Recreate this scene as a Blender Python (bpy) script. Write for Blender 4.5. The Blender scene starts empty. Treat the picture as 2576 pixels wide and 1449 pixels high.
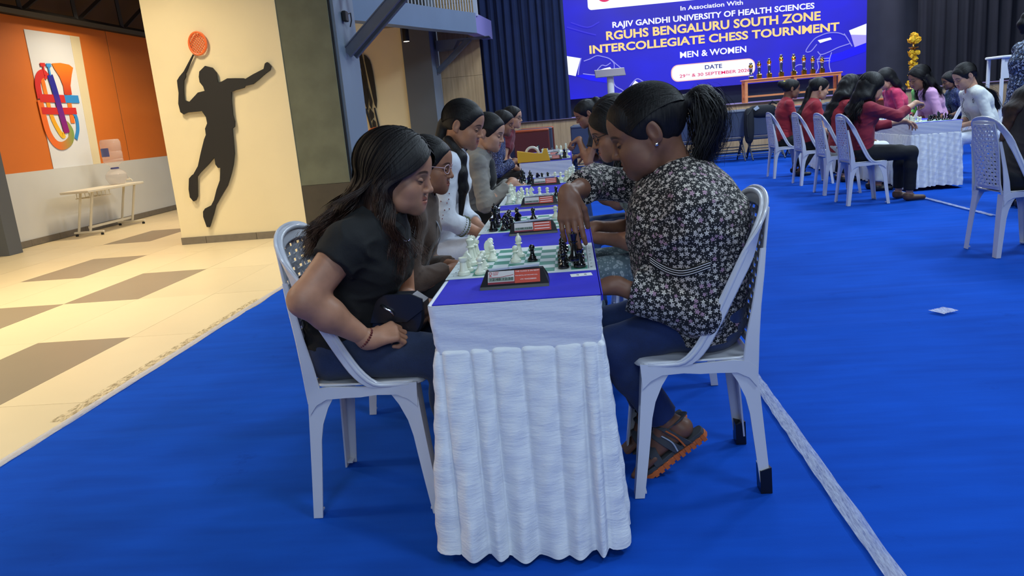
import bpy, math, random
import numpy as np
from mathutils import Matrix, Vector
random.seed(7); np.random.seed(7)
PI = math.pi
sc = bpy.context.scene
C = sc.collection
# ------------------------------------------------------------------ camera
cam_d = bpy.data.cameras.new('camera'); cam = bpy.data.objects.new('camera', cam_d); C.objects.link(cam)
cam_d.sensor_width = 36.0; cam_d.lens = 36.0 * 1930 / 2576; cam_d.clip_start = .05; cam_d.clip_end = 100
cam.matrix_world = Matrix(((0.99385206, 0.06642552, 0.08857619, 0), (0.07147813, 0.22601185, -0.9714986, 0),
                           (-0.08455157, 0.97185714, 0.21987437, 1.22), (0, 0, 0, 1)))
sc.camera = cam
# ------------------------------------------------------------------ light and exposure
sc.view_settings.view_transform = 'Standard'; sc.view_settings.look = 'None'
sc.view_settings.gamma = 1; sc.view_settings.use_curve_mapping = False
sc.view_settings.exposure = 0.0
w = bpy.data.worlds.new('hall_air'); sc.world = w; w.use_nodes = True
w.node_tree.nodes['Background'].inputs[0].default_value = (.6, .72, 1, 1)
w.node_tree.nodes['Background'].inputs[1].default_value = 0.12
def area(name, loc, size, energy, col, rot=(0, 0, 0), sy=None, spread=PI):
    l = bpy.data.lights.new(name, 'AREA'); l.energy = energy; l.color = col; l.size = size
    if sy: l.shape = 'RECTANGLE'; l.size_y = sy
    l.spread = spread
    o = bpy.data.objects.new(name, l); C.objects.link(o); o.location = loc; o.rotation_euler = rot
    return o
COOL = (.68, .85, 1.0); WARM = (1.0, .86, .62)
for (x, y, e) in [(1.5, 13.5, 190), (5.5, 13.5, 260), (5.5, 9, 370), (5.5, 4.5, 320), (1.2, 8.5, 75), (1.2, 4.2, 42), (3.0, 0.0, 150), (-0.4, -2.2, 110)]:
    area('hall_panel_light', (x, y, 6.3), 1.2, e, COOL, sy=1.2)
for (x, y, z, e) in [(-5.2, 2.2, 3.75, 125), (-5.2, 5.2, 3.75, 120), (-4.6, 7.5, 3.75, 70), (-6.2, 11.6, 3.75, 75), (-4.0, 12.6, 3.75, 22)]:
    area('corridor_downlight', (x, y, z), .5, e, WARM, sy=.5, spread=2.4)
area('fill_behind_camera', (.2, -3.2, 3.0), 3.0, 95, COOL, rot=(1.05, 0, 0), sy=1.6)  # added soft fill from behind the camera, brightens surfaces that face it
for x in (1.5, 5.0, 8.5): area('stage_light', (x, 18.4, 5.6), .5, 120, (.92, .88, 1.0), sy=.5)
# ------------------------------------------------------------------ helpers
def link(o, parent=None):
    C.objects.link(o)
    if parent is not None: o.parent = parent
    return o
def mk(name, V, F, m=None, parent=None, smooth=False, ms=None, mi=None):
    me = bpy.data.meshes.new(name)
    V = np.asarray(V, dtype=np.float32).reshape(-1, 3)
    if isinstance(F, np.ndarray):
        n, k = F.shape
        me.vertices.add(len(V)); me.vertices.foreach_set('co', V.ravel())
        me.loops.add(n * k); me.loops.foreach_set('vertex_index', F.astype(np.int32).ravel())
        me.polygons.add(n); me.polygons.foreach_set('loop_start', np.arange(0, n * k, k, dtype=np.int32))
        me.update(calc_edges=True)
    else:
        me.from_pydata(V.tolist(), [], F); me.update()
    if smooth: me.polygons.foreach_set('use_smooth', [True] * len(me.polygons))
    if ms:
        for q in ms: me.materials.append(q)
    elif m: me.materials.append(m)
    if mi is not None: me.polygons.foreach_set('material_index', mi)
    me.validate(clean_customdata=False)
    return link(bpy.data.objects.new(name, me), parent)
def tag(o, label=None, cat=None, group=None, kind=None):
    if label: o['label'] = label
    if cat: o['category'] = cat
    if group: o['group'] = group
    if kind: o['kind'] = kind
    return o
def empty(name, loc=(0, 0, 0), rz=0, label=None, cat=None, group=None, kind=None):
    o = bpy.data.objects.new(name, None); C.objects.link(o); o.location = loc; o.rotation_euler = (0, 0, rz)
    return tag(o, label, cat, group, kind)
CH = {}
def copy_tree(o, parent=None):
    c = o.copy(); C.objects.link(c); c.parent = parent
    for ch in o.children: copy_tree(ch, c)
    return c
class MB:
    def __init__(s): s.V = []; s.F = []
    def add(s, V, F):
        n = len(s.V); s.V += [tuple(v) for v in V]; s.F += [tuple(i + n for i in f) for f in F]; return s
    def box(s, x0, x1, y0, y1, z0, z1, b=0):
        if b:
            return s.prism([(x0 + b, y0), (x1 - b, y0), (x1, y0 + b), (x1, y1 - b), (x1 - b, y1), (x0 + b, y1), (x0, y1 - b), (x0, y0 + b)], z0, z1, bev=b)
        return s.add([(x0, y0, z0), (x1, y0, z0), (x1, y1, z0), (x0, y1, z0), (x0, y0, z1), (x1, y0, z1), (x1, y1, z1), (x0, y1, z1)],
                     [(0, 3, 2, 1), (4, 5, 6, 7), (0, 1, 5, 4), (1, 2, 6, 5), (2, 3, 7, 6), (3, 0, 4, 7)])
    def prism(s, poly, a0, a1, axis='z', bev=0):
        """extrude a 2D outline; axis says which coordinate a0..a1 run along"""
        def P(u, v, a): return {'z': (u, v, a), 'y': (u, a, v), 'x': (a, u, v)}[axis]
        n = len(poly); rings = []
        if bev:
            cx = sum(p[0] for p in poly) / n; cy = sum(p[1] for p in poly) / n
            rx = max(abs(p[0] - cx) for p in poly); ry = max(abs(p[1] - cy) for p in poly)
            sm = [(cx + (u - cx) * (1 - bev / max(rx, 1e-6)), cy + (v - cy) * (1 - bev / max(ry, 1e-6))) for u, v in poly]
            rings = [(sm, a0), (poly, a0 + bev), (poly, a1 - bev), (sm, a1)]
        else: rings = [(poly, a0), (poly, a1)]
        V = [P(u, v, a) for pl, a in rings for u, v in pl]; F = []
        for r in range(len(rings) - 1):
            for i in range(n):
                j = (i + 1) % n; F.append((r * n + i, r * n + j, (r + 1) * n + j, (r + 1) * n + i))
        F.append(tuple(range(n - 1, -1, -1))); F.append(tuple(range((len(rings) - 1) * n, len(rings) * n)))
        return s.add(V, F)
    def tube(s, pts, r, n=8, closed=False, cap=True):
        pts = [Vector(p) for p in pts]; m = len(pts)
        rr = r if isinstance(r, (list, tuple)) else [r] * m
        V = []; up = None
        for i, p in enumerate(pts):
            a = pts[(i - 1) % m] if (i > 0 or closed) else p; b = pts[(i + 1) % m] if (i < m - 1 or closed) else p
            t = (b - a).normalized()
            if up is None: up = Vector((0, 0, 1)) if abs(t.z) < .9 else Vector((1, 0, 0))
            u = t.cross(up).normalized(); v = u.cross(t).normalized(); up = v
            for k in range(n):
                th = 2 * PI * k / n; V.append(p + (u * math.cos(th) + v * math.sin(th)) * rr[i])
        F = []
        for i in range(m if closed else m - 1):
            for k in range(n):
                i2 = (i + 1) % m; k2 = (k + 1) % n
                F.append((i * n + k, i * n + k2, i2 * n + k2, i2 * n + k))
        if cap and not closed: F.append(tuple(range(n - 1, -1, -1))); F.append(tuple(range((m - 1) * n, m * n)))
        return s.add(V, F)
    def lathe(s, prof, n=16, c=(0, 0, 0)):
        V = []; F = []
        for r, z in prof:
            for k in range(n): V.append((c[0] + r * math.cos(2 * PI * k / n), c[1] + r * math.sin(2 * PI * k / n), c[2] + z))
        for i in range(len(prof) - 1):
            for k in range(n):
                k2 = (k + 1) % n; F.append((i * n + k, i * n + k2, (i + 1) * n + k2, (i + 1) * n + k))
        F.append(tuple(range(n - 1, -1, -1))); F.append(tuple(range((len(prof) - 1) * n, len(prof) * n)))
        return s.add(V, F)
    def sweep(s, path, side, wd, th, taper=None):
        """flat bar swept along path; side = list of unit vectors of the width direction"""
        m = len(path); V = []; F = []
        for i in range(m):
            p = Vector(path[i]); a = Vector(path[max(0, i - 1)]); b = Vector(path[min(m - 1, i + 1)])
            t = (b - a).normalized(); u = Vector(side[i]).normalized(); nrm = t.cross(u).normalized()
            w_ = wd[i] if isinstance(wd, (list, tuple)) else wd
            c_ = th * .35
            for (cu, cn) in ((-w_ / 2 + c_, -th / 2), (w_ / 2 - c_, -th / 2), (w_ / 2, -th / 2 + c_), (w_ / 2, th / 2 - c_), (w_ / 2 - c_, th / 2), (-w_ / 2 + c_, th / 2), (-w_ / 2, th / 2 - c_), (-w_ / 2, -th / 2 + c_)):
                V.append(p + u * cu + nrm * cn)
        for i in range(m - 1):
            for k in range(8):
                k2 = (k + 1) % 8; F.append((i * 8 + k, i * 8 + k2, (i + 1) * 8 + k2, (i + 1) * 8 + k))
        F.append(tuple(range(7, -1, -1))); F.append(tuple(range((m - 1) * 8, m * 8)))
        return s.add(V, F)
    def grid(s, fn, nu, nv):
        V = [fn(i / nu, j / nv) for j in range(nv + 1) for i in range(nu + 1)]
        F = [(j * (nu + 1) + i, j * (nu + 1) + i + 1, (j + 1) * (nu + 1) + i + 1, (j + 1) * (nu + 1) + i) for j in range(nv) for i in range(nu)]
        return s.add(V, F)
    def build(s, name, m=None, parent=None, smooth=False):
        o = mk(name, s.V, s.F, m, parent, smooth)
        if smooth == 'auto': autosmooth(o)
        return o
def autosmooth(o, ang=.6):
    me = o.data
    me.polygons.foreach_set('use_smooth', [True] * len(me.polygons))
    try: me.set_sharp_from_angle(angle=ang)
    except Exception: pass
def spline(pts, n):
    """Catmull-Rom through points, n samples"""
    P = [np.array(p, float) for p in pts]; P = [2 * P[0] - P[1]] + P + [2 * P[-1] - P[-2]]
    m = len(P) - 3; out = []
    for k in range(n):
        u = k / (n - 1) * m; i = min(int(u), m - 1); t = u - i
        a, b, c, d = P[i:i + 4]
        out.append(.5 * ((2 * b) + (-a + c) * t + (2 * a - 5 * b + 4 * c - d) * t * t + (-a + 3 * b - 3 * c + d) * t ** 3))
    return out
# ------------------------------------------------------------------ materials
def srgb(r, g, b):
    f = lambda c: (c / 255 / 12.92) if c <= 10 else ((c / 255 + .055) / 1.055) ** 2.4
    return (f(r), f(g), f(b), 1)
MATS = {}
class NT:
    def __init__(s, m): s.m = m; s.t = m.node_tree; s.n = s.t.nodes; s.l = s.t.links; s.b = s.n['Principled BSDF']
    def node(s, ty, **kw):
        q = s.n.new(ty)
        for k, v in kw.items(): setattr(q, k, v)
        return q
    def put(s, sock, v):
        if hasattr(v, 'is_linked') or isinstance(v, bpy.types.NodeSocket): s.l.new(v, sock)
        else: sock.default_value = v
    def math(s, op, a, b=0.0, c=0.0):
        q = s.node('ShaderNodeMath', operation=op); s.put(q.inputs[0], a); s.put(q.inputs[1], b); s.put(q.inputs[2], c); return q.outputs[0]
    def mix(s, f, a, b):
        q = s.node('ShaderNodeMix', data_type='RGBA'); s.put(q.inputs[0], f); s.put(q.inputs[6], a); s.put(q.inputs[7], b); return q.outputs[2]
    def coord(s, kind='Object'):
        return s.node('ShaderNodeTexCoord').outputs[kind]
    def mapping(s, v, scale=(1, 1, 1), rot=(0, 0, 0)):
        q = s.node('ShaderNodeMapping'); s.l.new(v, q.inputs[0]); q.inputs['Scale'].default_value = scale; q.inputs['Rotation'].default_value = rot; return q.outputs[0]
    def noise(s, v, scale, detail=3, out='Fac', rough=.5):
        q = s.node('ShaderNodeTexNoise'); s.l.new(v, q.inputs['Vector']); q.inputs['Scale'].default_value = scale; q.inputs['Detail'].default_value = detail
        q.inputs['Roughness'].default_value = rough; return q.outputs[out]
    def ramp(s, f, stops):
        q = s.node('ShaderNodeValToRGB'); s.l.new(f, q.inputs[0]); e = q.color_ramp.elements
        while len(e) < len(stops): e.new(.5)
        for i, (p, c) in enumerate(stops): e[i].position = p; e[i].color = c if len(c) == 4 else (*c, 1)
        return q.outputs[0]
    def bump(s, h, strength=.3, dist=.01):
        q = s.node('ShaderNodeBump'); s.l.new(h, q.inputs['Height']); q.inputs['Strength'].default_value = strength; q.inputs['Distance'].default_value = dist
        s.l.new(q.outputs[0], s.b.inputs['Normal']); return q
def mat(name, col, rough=.6, metal=0, var=0.0, vscale=8, bump=0, bscale=60, bdist=.002, emit=None, es=1, sheen=0, trans=0, ior=1.45, alpha=1, stretch=(1, 1, 1), coat=0, spec=None):
    if name in MATS: return MATS[name]
    m = bpy.data.materials.new(name); m.use_nodes = True; MATS[name] = m
    n = NT(m); b = n.b
    b.inputs['Base Color'].default_value = col; b.inputs['Roughness'].default_value = rough; b.inputs['Metallic'].default_value = metal
    if spec is not None: b.inputs['Specular IOR Level'].default_value = spec
    if var:
        f = n.noise(n.mapping(n.coord(), stretch), vscale, 4)
        lo = tuple(c * (1 - var) for c in col[:3]) + (1,); hi = tuple(min(1, c * (1 + var)) for c in col[:3]) + (1,)
        n.l.new(n.ramp(f, [(.3, lo), (.7, hi)]), b.inputs['Base Color'])
    if bump: n.bump(n.noise(n.mapping(n.coord(), stretch), bscale, 4), bump, bdist)
    if emit: b.inputs['Emission Color'].default_value = emit; b.inputs['Emission Strength'].default_value = es
    if sheen: b.inputs['Sheen Weight'].default_value = sheen
    if trans: b.inputs['Transmission Weight'].default_value = trans; b.inputs['IOR'].default_value = ior
    if alpha < 1: b.inputs['Alpha'].default_value = alpha
    if coat: b.inputs['Coat Weight'].default_value = coat
    return m
M_plastic = mat('white_plastic', srgb(205, 206, 214), .28, var=.04, vscale=3, coat=.2)
M_plastic2 = mat('yellowed_plastic', srgb(196, 186, 170), .28, var=.05, vscale=3, coat=.2)
M_black_tape = mat('black_tape', srgb(18, 18, 20), .35)
M_cream = mat('cream_paint', srgb(226, 210, 170), .75, var=.03, vscale=1.2, bump=.05, bscale=90)
M_orange_wall = mat('orange_paint', srgb(214, 112, 32), .6, var=.04, vscale=1)
M_white_wall = mat('white_paint', srgb(205, 203, 196), .6, var=.03, vscale=1.5)
M_brown = mat('brown_paint_and_dim_wall', srgb(96, 70, 42), .7)
M_skirting = mat('grey_skirting_tile', srgb(116, 106, 92), .45, var=.08, vscale=20)
M_greypil = mat('grey_fabric_panel', srgb(98, 101, 84), .9, var=.12, vscale=5, bump=.25, bscale=400, bdist=.001)
M_wains = mat('brown_wainscot', srgb(62, 56, 46), .6, var=.12, vscale=8)
M_bluepil = mat('blue_grey_paint', srgb(118, 130, 142), .55, var=.03, vscale=2)
M_darkpil = mat('dark_grey_paint', srgb(84, 86, 88), .6, var=.04, vscale=2)
M_steel = mat('blue_grey_steel', srgb(86, 92, 106), .45, var=.06, vscale=6)
M_truss = mat('dark_truss_paint', srgb(38, 36, 32), .5)
M_black = mat('matt_black', srgb(20, 18, 18), .6)
M_fascia = mat('fascia_paint', srgb(96, 118, 142), .5, var=.04, vscale=3)
M_white = mat('plain_white', srgb(225, 225, 225), .5)
M_rail = mat('railing_white', srgb(200, 205, 215), .4)
M_backwall = mat('dark_stage_cloth', srgb(46, 50, 62), .9, var=.1, vscale=3)
M_curtR = mat('black_curtain', srgb(24, 28, 38), .9, var=.1, vscale=4)
M_curtL = mat('navy_curtain', srgb(20, 37, 80), .85, var=.12, vscale=4, sheen=.1)
M_ceil = mat('hall_ceiling_dark', srgb(60, 62, 66), .9)
def wood(name, c1, c2, sc_=(14, 14, 1)):
    m = mat(name, c1, .5); n = NT(m)
    f = n.noise(n.mapping(n.coord(), sc_), 1.6, 6, rough=.6)
    n.l.new(n.ramp(f, [(.3, c2), (.7, c1)]), n.b.inputs['Base Color']); return m
M_wood = wood('oak_laminate', srgb(212, 178, 134), srgb(182, 148, 106))
M_bench = wood('orange_bench_wood', srgb(240, 156, 96), srgb(220, 134, 78), (2, 14, 14))
# tile
def tile_mat(name, col):
    m = mat(name, col, .38); n = NT(m)
    oi = n.node('ShaderNodeObjectInfo').outputs['Random']
    f = n.noise(n.coord(), 1.4, 5)
    f = n.math('ADD', n.math('MULTIPLY', f, .7), n.math('MULTIPLY', oi, .3))
    n.l.new(n.ramp(f, [(.25, tuple(c * .93 for c in col[:3])), (.75, tuple(min(1, c * 1.05) for c in col[:3]))]), n.b.inputs['Base Color'])
    return m
M_tile = tile_mat('beige_floor_tile', srgb(212, 192, 152)); M_tileg = tile_mat('grey_floor_tile', srgb(140, 124, 100))
M_grout = mat('tile_grout', srgb(238, 226, 196), .8)
# carpet
M_carpet = mat('blue_carpet', srgb(6, 72, 184), .95); n = NT(M_carpet)
c = n.coord(); f = n.noise(c, 1.1, 4); g = n.noise(c, 260, 2); h = n.noise(n.mapping(c, (1, 6, 1)), 2.2, 5)
f2 = n.math('ADD', n.math('MULTIPLY', f, .6), n.math('MULTIPLY', h, .4))
col = n.ramp(f2, [(.32, srgb(14, 60, 150)), (.68, srgb(18, 77, 184))])
sp = n.noise(c, 3.2, 6, rough=.75); col = n.mix(n.ramp(sp, [(.62, (0, 0, 0)), (.76, (.55, .55, .55))]), col, srgb(4, 44, 120))
n.l.new(col, n.b.inputs['Base Color']); n.b.inputs['Specular IOR Level'].default_value = .06
n.bump(n.math('ADD', n.math('MULTIPLY', g, .3), h), .35, .004)
def cloth_mat(name, col, wr=.5):
    m = mat(name, col, .8); n = NT(m); c = n.coord()
    a = n.noise(n.mapping(c, (1, 1, 2.2)), 9, 6, rough=.65); b = n.noise(n.mapping(c, (1.5, 1.5, 8)), 14, 4, rough=.6)
    v = n.node('ShaderNodeTexVoronoi', feature='DISTANCE_TO_EDGE'); n.l.new(n.node('ShaderNodeVectorMath', operation='ADD').outputs[0], v.inputs['Vector'])
    va = v.inputs['Vector'].links[0].from_node; n.l.new(n.mapping(c, (1, 1, 1.4)), va.inputs[0])
    nn = n.node('ShaderNodeTexNoise'); n.l.new(c, nn.inputs['Vector']); nn.inputs['Scale'].default_value = 6
    sc2 = n.node('ShaderNodeVectorMath', operation='SCALE'); n.l.new(nn.outputs['Color'], sc2.inputs[0]); sc2.inputs['Scale'].default_value = .35
    n.l.new(sc2.outputs[0], va.inputs[1]); v.inputs['Scale'].default_value = 11
    cr = n.ramp(v.outputs[0], [(0, (0, 0, 0)), (.06, (1, 1, 1))])
    hgt = n.math('ADD', a, n.math('MULTIPLY', b, .5))
    n.bump(hgt, wr, .007); return m
M_skirt = cloth_mat('white_skirting_cloth', srgb(232, 234, 236)); M_band = cloth_mat('white_stretch_cloth', srgb(220, 222, 230), .35)
M_runner = mat('royal_blue_felt', srgb(38, 34, 182), .9, var=.16, vscale=7, bump=.2, bscale=300)
M_tape = mat('clear_packing_tape', srgb(200, 205, 225), .12, alpha=.42); n = NT(M_tape)
a = n.noise(n.mapping(n.coord(), (9, 1, 1)), 22, 5, rough=.7); n.bump(a, .8, .01)
n.l.new(n.ramp(a, [(.35, (.38,) * 3), (.7, (.9,) * 3)]), n.b.inputs['Alpha'])

# ================================================================== SETTING
fl = tag(MB().box(-8.2, 12.5, -4, 21, -.12, -.012).build('floor', M_grout), kind='structure')
PX, PY, X0, Y0 = .652, 1.232, -2.985, 3.452
grey = {(-1, 0), (-2, 2), (-3, 1), (-4, 3), (-5, 5), (-3, -2), (-6, 0)}
proto = {}
for i in range(-8, 2):
    for j in range(-4, 6 + 3):
        x0 = X0 + i * PX; x1 = x0 + PX; y0 = Y0 + j * PY; y1 = y0 + PY
        if x0 > -2.4 or x0 < -8.2: continue
        g = (i, j) in grey
        if g not in proto:
            proto[g] = MB().box(.0015, PX - .0015, .0015, PY - .0015, -.012, -.001).build('tile', M_tileg if g else M_tile, fl); o = proto[g]
        else: o = proto[g].copy(); link(o, fl)
        o.location = (x0, y0, random.uniform(-.0004, .0002))
        if g: o['label'] = 'grey floor tile'
# carpet with faint ridges
rx = []
nx, ny = 150, 240
xs = np.linspace(-2.40, 12, nx); ys = np.linspace(-3, 16.95, ny)
Xg, Yg = np.meshgrid(xs, ys)
Z = .004 + 0 * Xg
for (ya, sl, amp, wd, x_lo, x_hi) in [(2.95, -.10, .010, .03, -2.3, -1.2), (3.9, .05, .009, .035, .6, 6), (4.55, .03, .012, .03, .5, 7), (6.2, .02, .010, .04, .6, 7), (7.1, -.03, .010, .04, .6, 7), (2.2, .08, .008, .03, .7, 4), (5.2, .0, .010, .03, -2.4, -1)]:
    d = Yg - (ya + sl * (Xg - x_lo)); win = 1 / (1 + np.exp(-(Xg - x_lo) * 8)) / (1 + np.exp((Xg - x_hi) * 4))
    Z += amp * np.exp(-(d / (wd * 1.6)) ** 2) * win
Xe = Xg.copy(); Xe[:, 0] = -2.40 + .006 * np.sin(Yg[:, 0] * 5) + .004 * np.sin(Yg[:, 0] * 13)
V = np.stack([Xe, Yg, Z], -1).reshape(-1, 3); I = np.arange(nx * ny).reshape(ny, nx)
F = np.stack([I[:-1, :-1], I[:-1, 1:], I[1:, 1:], I[1:, :-1]], -1).reshape(-1, 4)
tag(mk('carpet', V, F, M_carpet, smooth=True), 'royal blue hall carpet laid over the tiled floor', 'carpet')
def tape(name, pts, wd, label, z=.0075):
    mb = MB(); sp_ = spline(pts, 60); V = []; n_ = len(sp_)
    rg = random.Random(5)
    for i, p in enumerate(sp_):
        t = sp_[min(i + 1, n_ - 1)] - sp_[max(i - 1, 0)]; t /= np.linalg.norm(t); s_ = np.array([-t[1], t[0]])
        for k in range(5):
            q = p[:2] + s_ * (k / 4 - .5) * wd * rg.uniform(.92, 1.1); V.append((q[0], q[1], z + rg.uniform(0, .003)))
    F = [(i * 5 + k, i * 5 + k + 1, i * 5 + k + 6, i * 5 + k + 5) for i in range(n_ - 1) for k in range(4)]
    o = mk(name, V, F, M_tape, smooth=True); tag(o, label, 'tape'); return o
tape('packing_tape', [(-2.42, .5), (-2.41, 3), (-2.43, 6), (-2.44, 9.2)], .055, 'clear packing tape sealing the carpet edge against the beige tiles', .0055)
tape('packing_tape', [(.76, .6), (.735, 1.8), (.73, 3.04), (.72, 4.2)], .052, 'long strip of clear tape on the carpet behind the floral-shirted woman', .016)
tape('packing_tape', [(3.62, 9.0), (3.615, 7.9), (3.60, 6.9)], .05, 'short clear tape strip on the carpet by the far right table', .016)
tape('packing_tape', [(1.85, 4.05), (1.95, 4.1)], .09, 'small loose scrap of tape lying alone on the blue carpet', .02)
# residue beside carpet edge
M_dirt = mat('dried_glue', srgb(150, 130, 90), .8)
n = NT(M_dirt); a = n.noise(n.mapping(n.coord(), (3, 1, 1)), 18, 5, rough=.8); n.l.new(n.ramp(a, [(.47, (0, 0, 0)), (.6, (.4, .4, .4))]), n.b.inputs['Alpha'])
tag(MB().box(-2.52, -2.455, 3.2, 5.6, -.0005, .0008).build('glue_residue', M_dirt), 'dried brown glue stain on the tiles along the carpet edge', 'stain')

def S_(name, mb, m, parent=None, smooth=False):
    o = mb.build(name, m, parent, smooth)
    if parent is None: tag(o, kind='structure')
    return o
# left orange wall with white dado
wl = S_('wall_left', MB().box(-7.8, -7.62, 9.3, 17, 1.01, 3.15), M_orange_wall)
MB().box(-7.8, -7.60, 9.3, 17, .08, 1.01).build('dado', M_white_wall, wl)
MB().box(-7.8, -7.63, 9.3, 17, 3.15, 4.2).build('dim_upper_wall', M_brown, wl)  # dim upper part of the wall, its shade put into the brown colour
for y in (12.95, 15.2): MB().box(-7.622, -7.617, y, y + .008, 1.01, 3.15).build('panel_joint', M_brown, wl)
S_('wall_left_near', MB().box(-8.2, -8.0, -4, 9.5, 0, 4.2), M_white_wall)
bb = None
bl = tag(empty('baseboard_left'), kind='structure')
for k in range(12):
    y0 = 9.47 + k * .62; MB().box(-7.63, -7.585, y0 + .002, y0 + .618, -.002, .085).build('skirting_tile', M_skirting, bl)
S_('pillar_grey', MB().box(-8.0, -7.26, 9.21, 9.46, 0, 4.2), M_darkpil)
S_('ceiling_corridor', MB().box(-8.2, -2.0, -4, 9.5, 4.0, 4.1).box(-8.2, -3.3, 9.5, 17.2, 4.0, 4.1), M_brown)
# mural on the left wall
mural = empty('wall_mural', (-7.617, 11.4, 1.01), label='white wall panel with a rainbow brass tuba graphic on the orange wall', cat='mural')
def wpoly(pts): return pts
def flat(name, pts, x0, x1, m, parent):
    o = MB().prism([(y - parent.location.y, z - parent.location.z) for y, z in pts], x0, x1, 'x').build(name, m, parent); return o
flat('white_panel', [(10.918, 1.011), (12.09, 1.011), (12.188, 2.99), (10.92, 2.985)], 0, .006, M_white, mural)
flat('cream_reveal', [(11.89, 1.012), (12.09, 1.012), (12.188, 2.99), (11.95, 2.99)], .006, .010, M_cream, mural)
def grad(name, c1, c2, z0, z1, axis=2):
    m = mat(name, c1, .5); n = NT(m); s = n.node('ShaderNodeSeparateXYZ'); n.l.new(n.coord(), s.inputs[0])
    mr = n.node('ShaderNodeMapRange'); n.l.new(s.outputs[axis], mr.inputs[0]); mr.inputs[1].default_value = z0; mr.inputs[2].default_value = z1
    n.l.new(n.mix(mr.outputs[0], c1, c2), n.b.inputs['Base Color']); return m
def ribbon(name, pts, wd, m, x, parent, k=24):
    sp_ = spline(pts, k); L = []; R = []
    for i, p in enumerate(sp_):
        t = sp_[min(i + 1, k - 1)] - sp_[max(i - 1, 0)]; t = t / (np.linalg.norm(t) + 1e-9); s_ = np.array([-t[1], t[0]])
        L.append(tuple(p + s_ * wd / 2)); R.append(tuple(p - s_ * wd / 2))
    pl = L + R[::-1]
    V = []; F = []; n_ = k
    oy, oz = parent.location.y, parent.location.z
    for a in (x, x + .004):
        for p in L: V.append((a, p[0] - oy, p[1] - oz))
        for p in R: V.append((a, p[0] - oy, p[1] - oz))
    for i in range(n_ - 1):
        F += [(i, i + 1, n_ + i + 1, n_ + i), (2 * n_ + i, 3 * n_ + i, 3 * n_ + i + 1, 2 * n_ + i + 1), (i, 2 * n_ + i, 2 * n_ + i + 1, i + 1), (n_ + i, n_ + i + 1, 3 * n_ + i + 1, 3 * n_ + i)]
    return mk(name, V, F, m, parent)
bell = [(11.363, 2.538), (11.563, 2.557), (11.771, 2.542), (11.857, 2.499), (11.785, 2.388), (11.700, 2.225), (11.692, 2.091), (11.512, 2.088), (11.525, 2.22), (11.484, 2.35), (11.40, 2.463)]
flat('tuba_bell', bell, .0145, .0185, grad('mural_orange_red', srgb(200, 60, 30), srgb(240, 130, 30), 1.1, 1.5), mural)
R_ = grad('mural_red', srgb(200, 40, 40), srgb(214, 50, 44), 0, 2); Bl = grad('mural_blue', srgb(30, 60, 170), srgb(60, 150, 220), .3, 1.2)
ribbon('tuba_tube', [(11.60, 2.15), (11.59, 1.9), (11.58, 1.66)], .10, mat('mural_orange', srgb(236, 120, 36), .5), .010, mural)
ribbon('tuba_tube', [(11.08, 2.35), (11.09, 2.1), (11.12, 1.75), (11.25, 1.50), (11.33, 1.50)], .085, grad('mural_orange_yellow', srgb(240, 190, 40), srgb(236, 120, 36), .4, 1.2), .0105, mural)
ribbon('tuba_tube', [(10.945, 2.02), (10.955, 2.228), (11.03, 2.344), (11.14, 2.382), (11.20, 2.33)], .12, R_, .012, mural)
ribbon('tuba_tube', [(10.93, 2.0), (10.935, 1.774), (10.96, 1.544), (11.062, 1.38), (11.226, 1.332), (11.42, 1.40), (11.49, 1.52), (11.44, 1.62), (11.36, 1.66)], .12, grad('mural_rainbow', srgb(236, 110, 40), srgb(60, 170, 90), -.3, .25, 1), .0125, mural, 40)
ribbon('tuba_tube', [(11.55, 1.863), (11.68, 1.768), (11.67, 1.578), (11.57, 1.42)], .07, mat('mural_sky', srgb(50, 140, 210), .5), .013, mural)
ribbon('tuba_tube', [(10.926, 2.027), (11.263, 2.027), (11.52, 2.024)], .115, R_, .014, mural, 6)
ribbon('tuba_tube', [(11.50, 2.024), (11.84, 2.024)], .115, mat('mural_sky', srgb(50, 140, 210), .5), .0142, mural, 6)
ribbon('tuba_tube', [(10.915, 1.85), (11.202, 1.845), (11.72, 1.844)], .10, R_, .0145, mural, 6)
ribbon('tuba_valve', [(11.262, 2.366), (11.30, 2.15), (11.34, 1.8), (11.38, 1.52)], .13, grad('mural_indigo', srgb(150, 20, 110), srgb(40, 40, 150), .5, 1.1), .017, mural)
ribbon('tuba_key', [(11.15, 2.36), (11.15, 2.50)], .035, R_, .017, mural, 4); ribbon('tuba_key', [(11.268, 2.36), (11.268, 2.50)], .035, Bl, .019, mural, 4)
ribbon('key_cap', [(11.09, 2.505), (11.20, 2.51)], .05, R_, .018, mural, 4); ribbon('key_cap', [(11.22, 2.505), (11.33, 2.51)], .05, Bl, .020, mural, 4)
# roof truss over the corridor
tr = empty('roof_truss', (-7.45, 13, 3.2), label='dark steel roof truss running above the orange wall', cat='truss')
def bar(name, a, b, r, m, parent, n=4):
    o_ = Vector(parent.location); return MB().tube([Vector(a) - o_, Vector(b) - o_], r, n).build(name, m, parent)
bar('bottom_chord', (-7.45, 9, 3.19), (-7.45, 16.5, 3.19), .055, M_truss, tr)
bar('top_chord', (-7.45, 9, 3.85), (-7.45, 16.5, 3.85), .055, M_truss, tr)
for k in range(6):
    y = 9.45 + k * 1.25
    bar('web_bar', (-7.45, y, 3.20), (-7.45, y - .04, 3.82), .036, M_truss, tr); bar('web_bar', (-7.45, y + .03, 3.20), (-7.45, y + 1.12, 3.82), .036, M_truss, tr)
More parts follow.
